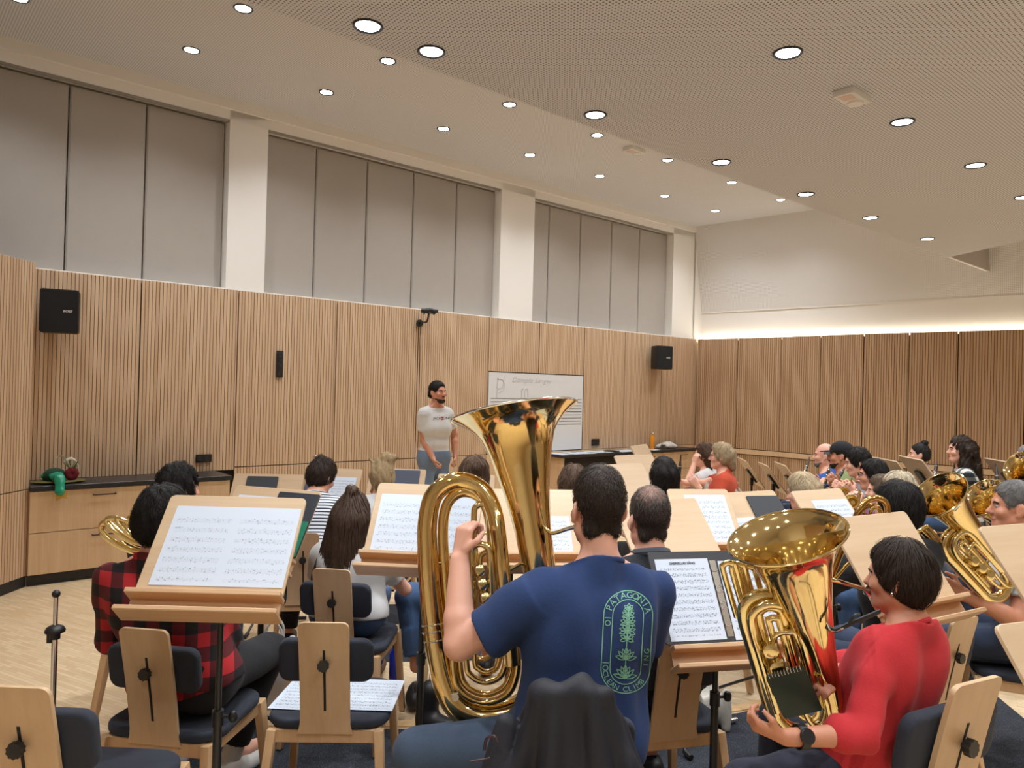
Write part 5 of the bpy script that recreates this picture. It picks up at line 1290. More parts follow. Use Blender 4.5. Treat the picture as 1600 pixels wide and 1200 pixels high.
m = MB(); m.ball(SW.hp(-.02, -.10, .10), (.022, .008, .014), 10); m.tube([SW.hp(-.04, -.10, .12), SW.hp(.03, -.11, .06)], .004, 6, sm=1); m.build('hair_clip', M_SILVER, SW.root, sm=True)
BW = person('person with messy blond bun reading at a stand below the conductor', 598, 746, 5.15, -4, SKP, k=.93, lean=8, hyaw=10, hpitch=-10, hair='full', hair_m=H_BLOND, shirt_m=WHITEC, trouser_m=BLACKC, shoe_m=SHOEW, female=True, seed=14, h=.0077, hj=.8, hamp=2.0, extra_hair=[('e', (.03, -.03, .135), (.058, .05, .045), .02), ('c', (.06, -.02, .12), (.10, -.02, .15), .016, .008), ('c', (-.06, -.02, .10), (-.10, -.0, .13), .014, .006), ('c', (-.06, .03, .0), (-.075, .04, -.10), .014, .008), ('c', (.0, -.09, .0), (.02, -.10, -.09), .03, .02)], chairlab='wooden orchestra chair under the person with the messy blond bun')
D1p = person('person with tied dark hair mostly hidden behind the tuba bell', 741, 748, 4.2, 0, SK, k=.95, hair='full', hair_m=H_BROWN, shirt_m=WHITEC, trouser_m=DENIM, shoe_m=SHOEB, female=True, seed=15, h=.010, lean=10, hpitch=-10, extra_hair=[('e', (.02, -.09, .06), (.045, .04, .04), .02)], legs={-1: (at(638, 932, 4.05), at(650, 1030, 4.0), V(-.1, 1, 0)), 1: (at(760, 905, 4.5), at(760, 1010, 4.5), V(.1, 1, 0))}, chairlab='wooden orchestra chair behind the tuba bows')
D2p = person('person with straight brown hair mostly hidden behind the tuba player\'s head', 895, 757, 4.5, 8, SK, k=.93, hair='full', hair_m=H_BROWN, shirt_m=GREYC, trouser_m=DENIM, shoe_m=SHOEB, female=True, seed=16, h=.010, extra_hair=[('c', (-.05, -.04, 0), (-.06, -.05, -.2), .04, .04, .04), ('c', (.05, -.04, 0), (.06, -.05, -.2), .04, .04, .04)], chairlab='wooden orchestra chair in front of the tuba player\'s stand')
thin = NT('thinning_dark_hair'); _co = thin.coord(scale=(1, 1, .35)); _n = thin.noise(_co, 90, 4); _g = thin.n('ShaderNodeTexCoord'); _bc = at(1013, 812, 3.05) + V(0, -.05, .11)
thin_q = thin.n('ShaderNodeNewGeometry'); _d = thin.n('ShaderNodeVectorMath', {0: thin_q.outputs['Position'], 1: tuple(_bc)}, operation='DISTANCE').outputs['Value']
_f = thin.math('SUBTRACT', 1.15, thin.math('ADD', thin.math('MULTIPLY', _d, 14.0), thin.math('MULTIPLY', thin.noise(thin.coord(), 60, 4), .5))); _f = thin.math('MINIMUM', thin.math('MAXIMUM', _f, 0.0), .75)
thin = thin.set(col=thin.mix(_f, thin.mix(_n, (.016, .012, .010, 1), (.060, .044, .036, 1)), srgb(168, 124, 106)), rough=.5)
BM = person('person with thinning cropped hair in a dark jacket, seen from behind beside the tuba player', 1013, 812, 3.05, 14, SKP, k=1.0, hyaw=0, hair='crop', hair_m=thin, shirt_m=cloth('charcoal_jacket', srgb(34, 38, 46), .3, 300), sleeve='long', trouser_m=DENIMD, shoe_m=SHOEB, seed=17, h=.0075, hj=.5, neck_cut=.03, lean=8, chairlab='wooden orchestra chair under the person in the dark jacket', )
m = MB(); q = [BM.N0 + BM.U * .045 + (BM.Rt * math.cos(a) * .066 + (BM.Fw - BM.U * .3).normalized() * math.sin(a) * .068) for a in [2 * PI * i / 24 for i in range(24)]]; m.tube(q, .017, 8, sm=1, closed=True); m.build('shirt_collar', cloth('grey_collar', srgb(84, 90, 100)), BM.root, sm=True)
KB = person('person with black bob and black top, back to the camera, beside a clarinet', 1036, 741, 5.2, 12, SKP, k=.93, hair='full', hair_m=H_BLACK, shirt_m=BLACKC, trouser_m=BLACKC, shoe_m=SHOEB, female=True, seed=18, h=.008, extra_hair=[('c', (-.045, -.03, .0), (-.06, -.03, -.13), .058, .04, .04), ('c', (.045, -.03, .0), (.06, -.03, -.13), .058, .04, .04), ('c', (-.03, -.07, .0), (-.04, -.07, -.13), .05, .04, .04), ('c', (.03, -.07, 0), (.04, -.07, -.13), .05, .04, .04)], chairlab='wooden orchestra chair under the person with the black bob')
HK_ = person('person with light brown hair just showing above the plain stand board', 1078, 793, 4.5, 20, SK, k=.85, hair='full', hair_m=H_BROWN, shirt_m=GREYC, trouser_m=DENIM, shoe_m=SHOEB, female=True, seed=19, h=.010, hyaw=30, chairlab='wooden orchestra chair behind the large plain stand board')
O1 = person('person with long brown hair in a white T-shirt resting a hand on the mouth', 1100, 711, 7.4, 62, SKP, k=.93, hyaw=8, hair='full', hair_m=H_BROWN, shirt_m=WHITEC, trouser_m=DENIM, shoe_m=SHOEB, female=True, seed=20, h=.0085, hands={-1: at(1084, 727, 7.2), 1: at(1090, 765, 7.4)}, elbows={-1: V(0, -.2, -1)}, palm={-1: V(.6, .3, 0), (-1, 'd'): V(.25, .1, 1)}, extra_hair=[('c', (-.05, -.05, 0), (-.04, -.06, -.22), .04, .03, .04), ('c', (.05, -.05, 0), (.04, -.06, -.22), .04, .03, .04)], chairlab='wooden orchestra chair under the person resting a hand on the mouth')
O2 = person('person with glasses and short blond hair in an orange T-shirt with pale harness', 1126, 713, 6.8, 68, SKP, k=.95, hyaw=6, hair='full', hair_m=H_ASH, shirt_m=ORANGEC, trouser_m=DENIMD, shoe_m=SHOEB, female=True, seed=22, h=.0085, glasses=True, hands={-1: at(1092, 762, 6.55), 1: at(1066, 754, 6.7)}, elbows={-1: V(.3, -.3, -1), 1: V(.3, .3, -1)}, extra_hair=[('c', (0, -.08, .02), (0, -.11, -.10), .05, .03, .04)], chairlab='wooden orchestra chair under the person in the orange T-shirt')
S = Solid(); hb = O2; S.ell(hb.T(.5, 0, .16), (.12, .055, .15), hb.Rt, hb.U, .03)
for s in (-1, 1): S.cone(hb.T(.65, s * .09, .13), hb.T(.98, s * .10, .03), .022, .024, .03); S.cone(hb.T(.98, s * .10, .02), hb.T(.6, s * .1, -.13), .022, .02, .03)
S.cone(hb.T(.35, -.15, .1), hb.T(.3, -.16, -.1), .025, .025, .03)
S.build('harness', cloth('beige_harness', srgb(178, 170, 156), .4, 200), O2.root, .009)
m = MB(); m.lathe([(.028, -.012), (.031, -.012), (.031, .012), (.028, .012)], o=O2.wr[-1] - (O2.wr[-1] - O2.el[-1]).normalized() * .03, z=(O2.wr[-1] - O2.el[-1]), n=20, closed=True); m.build('wristwatch', M_BLACK, O2.root, sm=True)
clarinet(at(1064, 711, 6.6), at(1058, 775, 6.55), 'black clarinet held upright by the person in the orange T-shirt')
CW = person('person with chin-length blond hair looking down, behind the plain stand board', 1253, 768, 4.85, 42, SKP, k=.93, hyaw=10, hpitch=-14, hair='full', hair_m=H_ASH, shirt_m=LGREY, trouser_m=DENIM, shoe_m=SHOEB, female=True, seed=23, h=.008, extra_hair=[('c', (.05, -.04, 0), (.055, -.05, -.13), .05, .035, .04), ('c', (0, -.08, 0), (.0, -.08, -.12), .055, .035, .04), ('c', (-.05, -.05, 0), (-.055, -.05, -.11), .045, .03, .04)], chairlab='wooden orchestra chair under the person with chin-length blond hair')
G1 = person('person with balding grey head in a bright blue T-shirt holding a clarinet', 1288, 712, 7.6, 64, SKP, k=1.0, hyaw=4, hair='short', hair_m=H_GREY, brows=H_GREY, beard=H_GREY, shirt_m=BLUEC, trouser_m=DENIMD, shoe_m=SHOEB, seed=24, h=.0085, hands={-1: at(1279, 758, 7.05), 1: at(1285, 752, 7.25)}, strand=False, extra_hair=[('-', (0, .035, .085), (.092, .115, .080)), ('-', (0, .075, .03), (.11, .080, .07))], chairlab='wooden orchestra chair under the balding person in bright blue')
polys = [px_text('START', 9, 1283, 741, -.08)]
decal(G1, polys, 'shirt_print', plain('pale_print', srgb(120, 160, 214), .7), label='faint pale lettering')
G2 = person('person in a black baseball cap and green hooded top playing a clarinet', 1313, 712, 6.95, 64, SKT, k=1.0, hyaw=4, hair='short', hair_m=H_DARK, shirt_m=GREENC, sleeve='long', trouser_m=DENIMD, shoe_m=SHOEB, seed=25, h=.0085, beard=H_DARK, hands={-1: at(1308, 760, 6.45), 1: at(1303, 752, 6.65)}, strand=False, chairlab='wooden orchestra chair under the person in the black cap')
S = Solid(); S.ell(G2.hp(0, -.012, .05), (.086, .106, .090), G2.Xh, G2.Zh, .01); S.cut(G2.hp(0, 0, .035), -G2.Zh); cap = S.build('baseball_cap', BLACKC, G2.root, .007)
m = MB(); m.prism([(-.075, .0), (-.07, .06), (-.04, .10), (0, .112), (.04, .10), (.07, .06), (.075, 0)], G2.hp(0, .065, .040), G2.Xh, (G2.Yh - G2.Zh * .12), .006); m.build('cap_peak', BLACKC, cap, bevel=.002)
m = MB(); m.ball(G2.hp(-.01, .088, .085), (.014, .005, .012), 10, Z if False else (0, 0, 1)); m.build('cap_badge', M_WHITE, cap, sm=True)
G3 = person('person with short black hair in a grey shirt looking down, between cap and glasses', 1339, 722, 6.3, 66, SKP, k=.95, hyaw=4, hpitch=-12, hair='full', hair_m=H_BLACK, shirt_m=GREYC, sleeve='long', trouser_m=DENIMD, shoe_m=SHOEB, female=True, seed=26, h=.0085, hands={-1: at(1322, 770, 5.9), 1: at(1330, 770, 6.05)}, chairlab='wooden orchestra chair under the person with short black hair in grey')
G4 = person('person with round glasses and dark hair playing a trumpet', 1363, 743, 5.68, 66, SK, k=.95, hyaw=4, hair='full', hair_m=H_BLACK, shirt_m=GREYC, sleeve='long', trouser_m=DENIMD, shoe_m=SHOEB, seed=27, h=.008, glasses=True, hands={-1: at(1335, 775, 5.35), 1: at(1328, 770, 5.55)}, chairlab='wooden orchestra chair under the trumpet player with round glasses')
G5 = person('person with pulled-back light brown hair playing a silver trumpet, low in the row', 1376, 768, 5.0, 66, SKP, k=.85, hyaw=4, hair='full', hair_m=H_MID, shirt_m=cloth('plum_cotton', srgb(120, 64, 92)), sleeve='long', trouser_m=DENIMD, shoe_m=SHOEB, female=True, seed=28, h=.008, legk=.37, hands={-1: at(1342, 792, 4.8), 1: at(1340, 788, 4.95)}, chairlab='wooden orchestra chair under the smaller trumpet player')
G6 = person('person with pale blond hair just visible behind the dark-haired head', 1402, 768, 4.35, 66, SKP, k=.88, hyaw=6, hair='full', hair_m=hairm('pale_blond_hair', (.60, .50, .36, 1), 1.3), shirt_m=LGREY, trouser_m=DENIM, shoe_m=SHOEB, female=True, seed=29, h=.010, legk=.37, chairlab='wooden orchestra chair behind the dark-haired person in black')
trumpet(G4.hp(0, .105, -.062), at(1322, 757, 5.2), 'silver-piped trumpet played by the person with round glasses'); trumpet(G5.hp(0, .105, -.062), at(1336, 772, 4.7), 'silver-piped trumpet played by the smaller person beside the dark head')
clarinet(at(1265, 714, 7.0), at(1254, 752, 6.9), 'black clarinet standing left of the balding person in blue'); clarinet(at(1298, 724, 7.15), at(1285, 770, 6.9), 'black clarinet held by the balding person in blue'); clarinet(at(1322, 727, 6.6), at(1298, 768, 6.4), 'black clarinet held aslant by the person in the cap')
DM = person('person with black hair and black top, seen from behind right of the baritone bell', 1400, 795, 3.2, 30, SK, k=.90, hyaw=14, hair='full', hair_m=H_BLACK, shirt_m=BLACKC, sleeve='long', trouser_m=DENIMD, shoe_m=SHOEB, seed=30, h=.0075, lean=2, fat=1.08, shw=.20, hands={-1: at(1330, 860, 3.1), 1: at(1390, 890, 3.3)}, chairlab='wooden orchestra chair under the person in black behind the red shirt', face=False)
K1 = person('person with dark hair in a high bun and pink top near the right wall', 1436, 710, 7.6, 58, SKP, k=.92, hyaw=8, hair='short', hair_m=H_BLACK, shirt_m=PINKC, trouser_m=DENIM, shoe_m=SHOEB, female=True, seed=32, h=.0085, strand=False, extra_hair=[('e', (0, -.05, .13), (.04, .04, .034), .012), ('e', (0, -.04, .0), (.078, .07, .08), .03)], chairlab='wooden orchestra chair under the person with the high bun')
K2 = person('smiling person with long curly brown hair and a black and white checked shirt', 1500, 703, 6.75, 62, SKP, k=.97, hyaw=14, hair='full', hair_m=H_DARK, shirt_m=PLAID_B, sleeve='long', trouser_m=DENIM, shoe_m=SHOEB, female=True, seed=33, h=.0078, smile=True, hj=.9, hamp=3.0, seat=.52, extra_hair=[('c', (-.06, -.04, 0), (-.10, .0, -.28), .05, .05, .05), ('c', (.06, -.05, 0), (.11, -.03, -.28), .05, .06, .05), ('c', (0, -.09, 0), (0, -.13, -.30), .06, .07, .05)], chairlab='wooden orchestra chair under the curly-haired person in the checked shirt')
clarinet(at(1464, 719, 6.9), at(1458, 765, 6.6), 'black clarinet standing up between the pink top and the curly hair'); clarinet(at(1556, 725, 6.0), at(1560, 775, 5.9), 'black clarinet upright above the two right tuba bells')
GM = person('person with short grey hair in a pale T-shirt at the right edge, in profile', 1584, 792, 3.6, 66, SKT, k=1.0, hyaw=4, hair='short', hair_m=H_GREY, brows=H_DARK, shirt_m=LGREY, trouser_m=DENIMD, shoe_m=SHOEB, seed=34, h=.007, hands={-1: at(1508, 930, 3.35), 1: at(1530, 900, 3.5)}, elbows={-1: V(.2, -.3, -1)}, fat=1.08, chairlab='wooden orchestra chair under the grey-haired person in the pale T-shirt', hj=.6)
GB = person('person in blue hidden behind the grey-haired head, holding a tuba', 1592, 792, 4.75, 66, SK, k=.93, hair='full', hair_m=H_DARK, shirt_m=BLUEC, sleeve='long', trouser_m=DENIMD, shoe_m=SHOEB, seed=35, h=.010, hands={-1: at(1540, 845, 4.1), 1: at(1550, 840, 4.3)}, chairlab='wooden orchestra chair behind the grey-haired person')
GC = person('person with grey hair at the right edge behind the topmost bell', 1606, 718, 5.9, 66, SK, k=.95, hair='short', hair_m=H_GREY, shirt_m=GREYC, trouser_m=DENIMD, shoe_m=SHOEB, seed=36, h=.010, strand=False, seat=.5, chairlab='wooden orchestra chair at the far right edge')
def bell_axis(x, y, ix, iy, tow):
    rr_ = ray(x, y).normalized(); e3 = -rr_; e1 = V(1, 0, 0); e1 = (e1 - e3 * e1.dot(e3)).normalized(); e2 = e3.cross(e1); l = math.hypot(ix, iy); c = math.sqrt(1 - tow * tow)
    return (e1 * ix / l - e2 * iy / l) * c + e3 * tow, e1, e2
A, e1, e2 = bell_axis(1467, 772, -.60, -.80, .62)
small_tuba(EF(at(1467, 772, 3.25), A, -e1 * .2 - e2 * 1.0 + e1 * .0, 1.0), 'baritone_horn', 'gold baritone horn tilted left, held by the grey-haired person in the pale T-shirt', 'baritone horn', rim=.122, L=.50)
A, e1, e2 = bell_axis(1534, 776, -.62, -.78, .62)
small_tuba(EF(at(1536, 777, 4.0), A, -e2, 1.0), 'baritone_horn', 'gold horn bell half hidden by the grey-haired profile', 'baritone horn', rim=.125, detail=False)
A, e1, e2 = bell_axis(1598, 728, -.5, -.6, .78)
small_tuba(EF(at(1600, 730, 5.3), A, -e2, 1.0), 'baritone_horn', 'gold horn bell highest at the right edge of the picture', 'baritone horn', rim=.135, detail=False)

# --- conductor
CO = person('person conducting in white printed T-shirt and jeans, standing before the ribbed wall', 684, 613, 8.2, 220, SKT, k=1.0, shw=.155, fat=.94, lean=2, hyaw=10, hpitch=2, hair='short', hair_m=H_BLACK, beard=H_DARK, shirt_m=WHITEC, trouser_m=cloth('washed_denim', srgb(126, 146, 172), .4, 500, srgb(84, 108, 142)), shoe_m=SHOEW, standing=True, h=.0075, seed=40, hem=.075,
    hands={1: at(677, 717, 8.05), -1: at(711, 713, 8.32)}, elbows={1: V(-.6, .5, 0), -1: V(.2, 1, 0)}, palm={1: V(1, 0, 0), -1: V(-1, 0, 0)}, curl=1.25)
decal(CO, [px_text('JACK', 5.6, 683, 655.5, -.02), px_text('JONES', 5.6, 698.5, 655, -.02)], 'shirt_print', plain('black_print', (.02, .02, .02, 1), .7), label='dark lettering across the chest')
decal(CO, [([(689, 651), (693, 651), (693, 653), (689, 653)], [(0, 1, 2, 3)]), ([(689, 654), (693, 654), (693, 656), (689, 656)], [(0, 1, 2, 3)])], 'shirt_print_mark', plain('red_print', srgb(200, 30, 50), .7), label='red mark in the lettering')

# --- brass on the left and the tenor horn
def coil(name, label, cat, paths, mat, bell=None):
    r = empty(name, paths[0][0][0], 0, label, cat)
    for pts, rad, nm in paths: m = MB(); m.tube(pts, rad, 14, 8); m.build(nm, mat, r, sm=True)
    if bell: m = MB(); o, z, prof = bell; m.lathe(prof, o=o, z=z, n=36); m.build('bell', mat, r, sm=True)
    return r
b = lambda x, y, d=0: at(x, y, 3.0 + d)
coil('flugelhorn', 'gold brass horn with nested tubes beside the red checked shirt', 'horn', [
    ([b(246, 858), b(215, 862), b(188, 853), b(168, 840), b(159, 828), b(161, 818), b(172, 820), b(195, 838), b(225, 850), b(246, 850)], .013, 'outer_bow'),
    ([b(246, 848, -.03), b(222, 852, -.03), b(198, 842, -.03), b(176, 826, -.03), b(167, 815, -.03), b(173, 810, -.03), b(188, 813, -.03), b(215, 832, -.03), b(246, 842, -.03)], .012, 'inner_bow'),
    ([b(240, 850, -.06), b(205, 838, -.06), b(186, 818, -.06), b(183, 811, -.06), b(192, 812, -.06), b(215, 822, -.06), b(243, 836, -.06)], .009, 'tuning_slide'),
    ([b(190, 812, -.05), b(212, 845, -.07)], .006, 'brace'), ([b(203, 816, -.05), b(225, 848, -.07)], .006, 'brace'), ([b(238, 868, 0), b(200, 856, .03), b(188, 846, .03)], .010, 'lead_pipe')], M_BRASSY,
    (b(222, 812, .15), (at(222, 812, 3.15) - at(240, 860, 3.05)), [(.012, -.2), (.02, -.12), (.035, -.05), (.07, 0), (.068, 0), (.033, -.05), (.018, -.12)]))
b = lambda x, y, d=0: at(x, y, 2.95 + d)
coil('tenor_horn', 'dark gold tenor horn loop in front of the black-haired head', 'tenor horn', [
    ([b(1290, 925), b(1312, 868), b(1333, 818), b(1342, 798), b(1354, 783), b(1370, 778), b(1384, 786), b(1387, 802), b(1383, 822), b(1378, 850)], .0125, 'main_bow'),
    ([b(1300, 900, .03), b(1335, 815, .03), b(1347, 796, .03), b(1360, 790, .03), b(1374, 795, .03), b(1375, 812, .03), b(1365, 840, .03)], .010, 'second_bow'),
    ([b(1362, 815), b(1360, 800), b(1368, 793), b(1377, 798), b(1376, 808), b(1368, 811)], .007, 'valve_loop'),
    ([b(1345, 800), b(1362, 808)], .005, 'brace'), ([b(1318, 855), b(1330, 870, .03)], .005, 'brace'),
    ([b(1304, 905, -.02), b(1326, 880, -.02), b(1345, 868, -.02), b(1368, 868, .0)], .007, 'lead_pipe')], brass('aged_brass', (.62, .40, .14, 1), .12))
# ---------------------------------------------------------------- free chairs, stands, sheets and loose things
c = at(515, 1128, 2.72); chair(c.x - .035, 2.98, R(2), 'empty wooden orchestra chair with sheets lying on its navy seat')
seat_sheets = Desk(); seat_sheets.c = V(c.x - .035, 2.98, .475); seat_sheets.X = V(1, .04, 0).normalized(); seat_sheets.Y = V(-.04, 1, 0).normalized(); seat_sheets.N = UP
MS1, MS2, MS3, MS4 = sheet_music('printed_music_dense', 8, 0.0, .52, .5, 2), sheet_music('printed_music_open', 8, 3.3, .48, .5, 2), sheet_music('printed_music_many', 10, 7.1, .54, .75), sheet_music('printed_music_fine', 12, 1.7, .58, .65)
page(seat_sheets, -.10, .02, .25, .30, MS3, 'white music sheet on the left of the empty chair seat', -.10, .003, bend=.0); page(seat_sheets, .12, .02, .25, .30, MS3, 'white music sheet on the right of the empty chair seat', -.06, .005)
c = at(31, 1075, 1.95); chair(c.x + .0, 2.25, R(-2), 'empty wooden orchestra chair cut off at the lower left corner', scale=1.06)

S1 = stand(350, 850, 2.47, 0, 'wooden music stand with a wide two-page sheet behind the empty chairs, largest on the left', .47, .375, 42, group='wooden music stands', pole_off=0)
page(S1, .015, -.005, .425, .295, MS2, 'wide two-page music sheet on the large left stand', 0)
S2 = stand(664, 812, 3.05, -5, 'wooden music stand left of the tuba bow holding a wide sheet', .45, .34, 40)
page(S2, .00, -.02, .40, .27, MS1, 'wide music sheet on the stand touching the tuba bow', 0)
S3 = stand(413, 814, 3.6, -18, 'wooden music stand with black folder and green booklet, behind the large left stand', .49, .36, 36, foot=.22)
slab(S3, .135, -.03, .23, .33, .006, plain('black_folder', srgb(36, 40, 48), .5), 'dark folder board standing on the stand behind the large left sheet', 'folder', 'folder', lift=.002)
slab(S3, .185, -.10, .13, .18, .008, plain('green_cover', srgb(20, 110, 84), .4), 'green booklet leaning on the dark folder', 'booklet', 'booklet', lift=.010)
page(S3, -.10, -.02, .21, .297, MS3, 'music sheet half hidden behind the large left stand', 0)
S4 = stand(416, 766, 5.3, 4, 'low wooden music stand with black folder below the ribbed wall, second row', .49, .27, 38)
slab(S4, -.04, .03, .22, .16, .006, plain('black_folder', srgb(36, 40, 48), .5), 'black folder on the low stand before the worktop', 'folder', 'folder', lift=.002)
S5 = stand(519, 760, 5.8, -4, 'wooden music stand in front of the striped top', .42, .33, 38)
slab(S5, -.13, -.0, .17, .30, .004, plain('navy_folder', srgb(58, 66, 84), .5), 'navy folder on the stand in front of the striped top', 'folder', 'folder', lift=.002); page(S5, .08, -.06, .20, .24, MS3, 'music sheet on the stand in front of the striped top', 0, .004)
S6 = stand(618, 760, 5.9, -3, 'wooden music stand in front of the messy blond bun', .45, .33, 38)
slab(S6, .06, .01, .24, .28, .004, plain('navy_folder', srgb(58, 66, 84), .5), 'navy folder on the stand in front of the blond bun', 'folder', 'folder', lift=.002); page(S6, .05, -.09, .16, .10, MS3, 'small white slip low on the navy folder', 0, .008)
S7 = stand(727, 770, 5.7, 0, 'wooden music stand behind the tuba bow, nearest the conductor', .44, .33, 38)
S8 = stand(800, 815, 3.5, 6, 'wooden music stand behind the tuba loops, turned to the tuba player', .66, .36, 40)
page(S8, .17, -.10, .21, .20, MS3, 'music sheet seen between the tuba bell and the player\'s face', 0); slab(S8, -.19, .02, .05, .14, .006, M_WHITE, 'white phone leaning on the stand inside the tuba arch', 'phone', 'phone', lift=.004)
S9 = stand(1120, 935, 2.72, 12, 'wooden music stand with black ring folder between the two brass players', .44, .34, 34, foot=.2)
fo = slab(S9, .0, .01, .47, .335, .006, plain('black_ring_folder', srgb(30, 32, 40), .45), 'open black ring folder on the stand between the two brass players', 'ring_folder', 'folder', lift=.003)
PG = page(S9, -.11, .0, .21, .297, MS4, 'titled music sheet in the left half of the black ring folder', .0, .011)
m = MB(); lettering(m, 'GABRIELLAS SÅNG', .0125, on_desk(S9, -.11, .127, .0115), S9.X, S9.Y, off=.0006, bold=.0004); tt = m.build('title', M_INK, PG); tt['label'] = 'printed title lettering'
page(S9, .136, -.01, .21, .29, MS3, 'music sheet in the right half of the black ring folder, half behind the baritone bell', -.02, .011)
m = MB(); m.prism([(-.012, -.14), (.012, -.14), (.012, .14), (-.012, .14)], on_desk(S9, .013, .0, .0095), S9.X, S9.Y, .002)
for v in (-.04, -.02, .02, .04, .1, -.1): torus(m, on_desk(S9, .012, v, .014), S9.Y, .011, .0015, 16, 6)
rb = m.build('ring_binder', M_SILVER, fo)
S10 = stand(1396, 872, 2.78, 30, 'wooden music stand, plain front, behind the red player\'s head', .47, .36, 36, foot=.22)
S11 = stand(1650, 890, 2.45, 24, 'wooden music stand with red spiral notebook at the right edge', .47, .34, 38, foot=.2)
nb_ = slab(S11, -.045, -.11, .27, .15, .012, plain('red_notebook', srgb(140, 22, 44), .4), 'dark red spiral notebook on the stand at the right edge', 'spiral_notebook', 'notebook', lift=.004)
m = MB()
for i in range(14): torus(m, on_desk(S11, -.178, -.175 + i * .0095, .0125), S11.Y, .009, .0012, 12, 5)
m.build('spiral_binding', M_SILVER, nb_)
page(S11, .03, .02, .14, .05, M_PAPER, 'white slip above the red notebook', 0, .003, bend=.001)
S12 = stand(1752, 1105, 1.62, 20, 'wooden music stand board cut off at the lower right corner', .46, .40, 36, ledge=True)
S13 = stand(1190, 817, 4.25, 28, 'wooden music stand with black folder in front of the chin-length blond hair', .47, .42, 40)
slab(S13, .10, .0, .25, .34, .006, plain('black_folder', srgb(36, 40, 48), .5), 'large black folder on the stand left of the blond hair', 'folder', 'folder', rot=-.04, lift=.003); page(S13, -.12, -.09, .16, .24, MS3, 'music sheet beside the large black folder', .0, .004)
S14 = stand(1302, 808, 3.9, 30, 'wooden music stand with a sheet behind the baritone bell', .40, .34, 40)
page(S14, .045, -.04, .28, .26, MS3, 'music sheet on the stand behind the baritone bell', -.02)
S15 = stand(1102, 808, 4.07, 10, 'wooden music stand with a long sheet, beside the large plain board', .36, .36, 40, foot=.2)
page(S15, .03, -.02, .24, .31, MS3, 'long music sheet hanging on the stand beside the large plain board', 0)
S16 = stand(1046, 832, 3.72, 27, 'large plain wooden music stand right of the dark jacket', .53, .38, 40, foot=.22)
slab(S16, -.20, -.11, .045, .045, .004, M_WHITE, 'round white tag on the large plain stand', 'tag', 'tag', lift=.002)
S17 = stand(985, 755, 5.75, 30, 'plain wooden music stand left of the black bob, lower one', .42, .36, 40, ledge=False)
S18 = stand(1003, 743, 6.0, 34, 'plain wooden music stand left of the black bob, higher one', .42, .38, 34, ledge=False)
slab(S17, .10, -.13, .06, .05, .02, M_BLACK, 'small black tuner box clipped low on the stand left of the black bob', 'tuner', 'tuner', lift=.004)
S18b = stand(1012, 722, 6.6, 60, 'wooden music stand seen edge-on with black folder by the far worktop', .40, .34, 30, ledge=False)
for i, (x, y, Y, yw, lb) in enumerate([(1174, 738, 8.0, 84, 'music stand seen from behind right of the orange T-shirt, first of three'), (1208, 747, 7.6, 84, 'music stand seen from behind right of the orange T-shirt, second of three'), (1236, 748, 7.15, 84, 'music stand seen from behind right of the orange T-shirt, third of three'), (1376, 736, 7.4, 88, 'music stand seen from behind between the black-haired person in grey and the bun'), (1402, 742, 6.95, 88, 'music stand seen from behind left of the pink top'), (1442, 742, 6.3, 86, 'music stand seen from behind in front of the pink top'), (1578, 745, 6.5, 84, 'music stand seen from behind above the rightmost bells')]):
    stand(x, y, Y, yw, lb, .44, .36, 36, ledge=False, group='music stands seen from behind', foot=.2)

# percussion stand at the left
p = at(86, 985, 2.72); base = V(p.x, p.y, 0); zt = at(88, 928, 2.72).z; zc = p.z
r = empty('percussion_stand', base, 0, 'thin steel rod stand with black ball top and rubber mushroom cap at the left', 'percussion stand')
m = MB(); m.tube([base + UP * .1, base + UP * zc], .010, 14, sm=1); m.tube([base + UP * zc, base + UP * zt], .0075, 14, sm=1); m.build('rod', M_STEEL, r, sm=True)
m = MB(); m.ball(base + UP * zt, .0145, 16); m.build('ball_top', M_BLACK, r, sm=True)
m = MB(); m.lathe([(.010, -.032), (.018, -.030), (.018, -.008), (.033, -.006), (.0345, 0), (.028, .012), (.015, .019), (.008, .020)], o=base + UP * zc, n=28); m.box(base + UP * (zc - .03) + V(-.018, 0, 0), (.016, .014, .03)); m.build('mushroom_cap', M_BLACK, r, sm=True, angle=.9)
for k in range(3):
    a = .5 + 2.1 * k; d = V(math.cos(a), math.sin(a), 0); m = MB(); m.tube([base + UP * .22, base + d * .22 + UP * .012], .007, 8, sm=1); m.build('foot', M_STEEL, r, sm=True)

# feathered hat on the worktop
h0 = at_n(91, 756, .25); h0.z = HK
r = empty('feathered_hat', h0, TH, 'green traditional hat with ribbon, red rose and white feathers on the left worktop', 'hat')
S = Solid(); S.ell(h0 + UP * .012, (.205, .15, .012), T1, UP, .01); S.build('brim', cloth('olive_felt', srgb(112, 104, 50), .3, 200), r, .006)
S = Solid(); S.ell(h0 + UP * .055 - T1 * .03, (.09, .085, .07), T1, UP, .02); S.cut(h0 + UP * .01, -UP); S.build('crown', cloth('dark_green_felt', srgb(24, 70, 50), .3, 200), r, .006)
GR = plain('green_satin', srgb(24, 150, 120), .25)
S = Solid(); f0 = h0 - N1 * .10 - T1 * .03 + UP * .008
S.ell(f0 + UP * .055, (.055, .02, .035), T1, UP, .015); S.cone(f0 + UP * .05, f0 - N1 * .11 + UP * .048, .03, .038, .02); S.cone(f0 - N1 * .11 + UP * .046, f0 - N1 * .165 - UP * .05, .035, .038, .02); S.cone(h0 - T1 * .11 + UP * .06, f0 + UP * .06, .022, .022, .02); S.build('ribbon', GR, r, .006, folds(6, .006, 30))
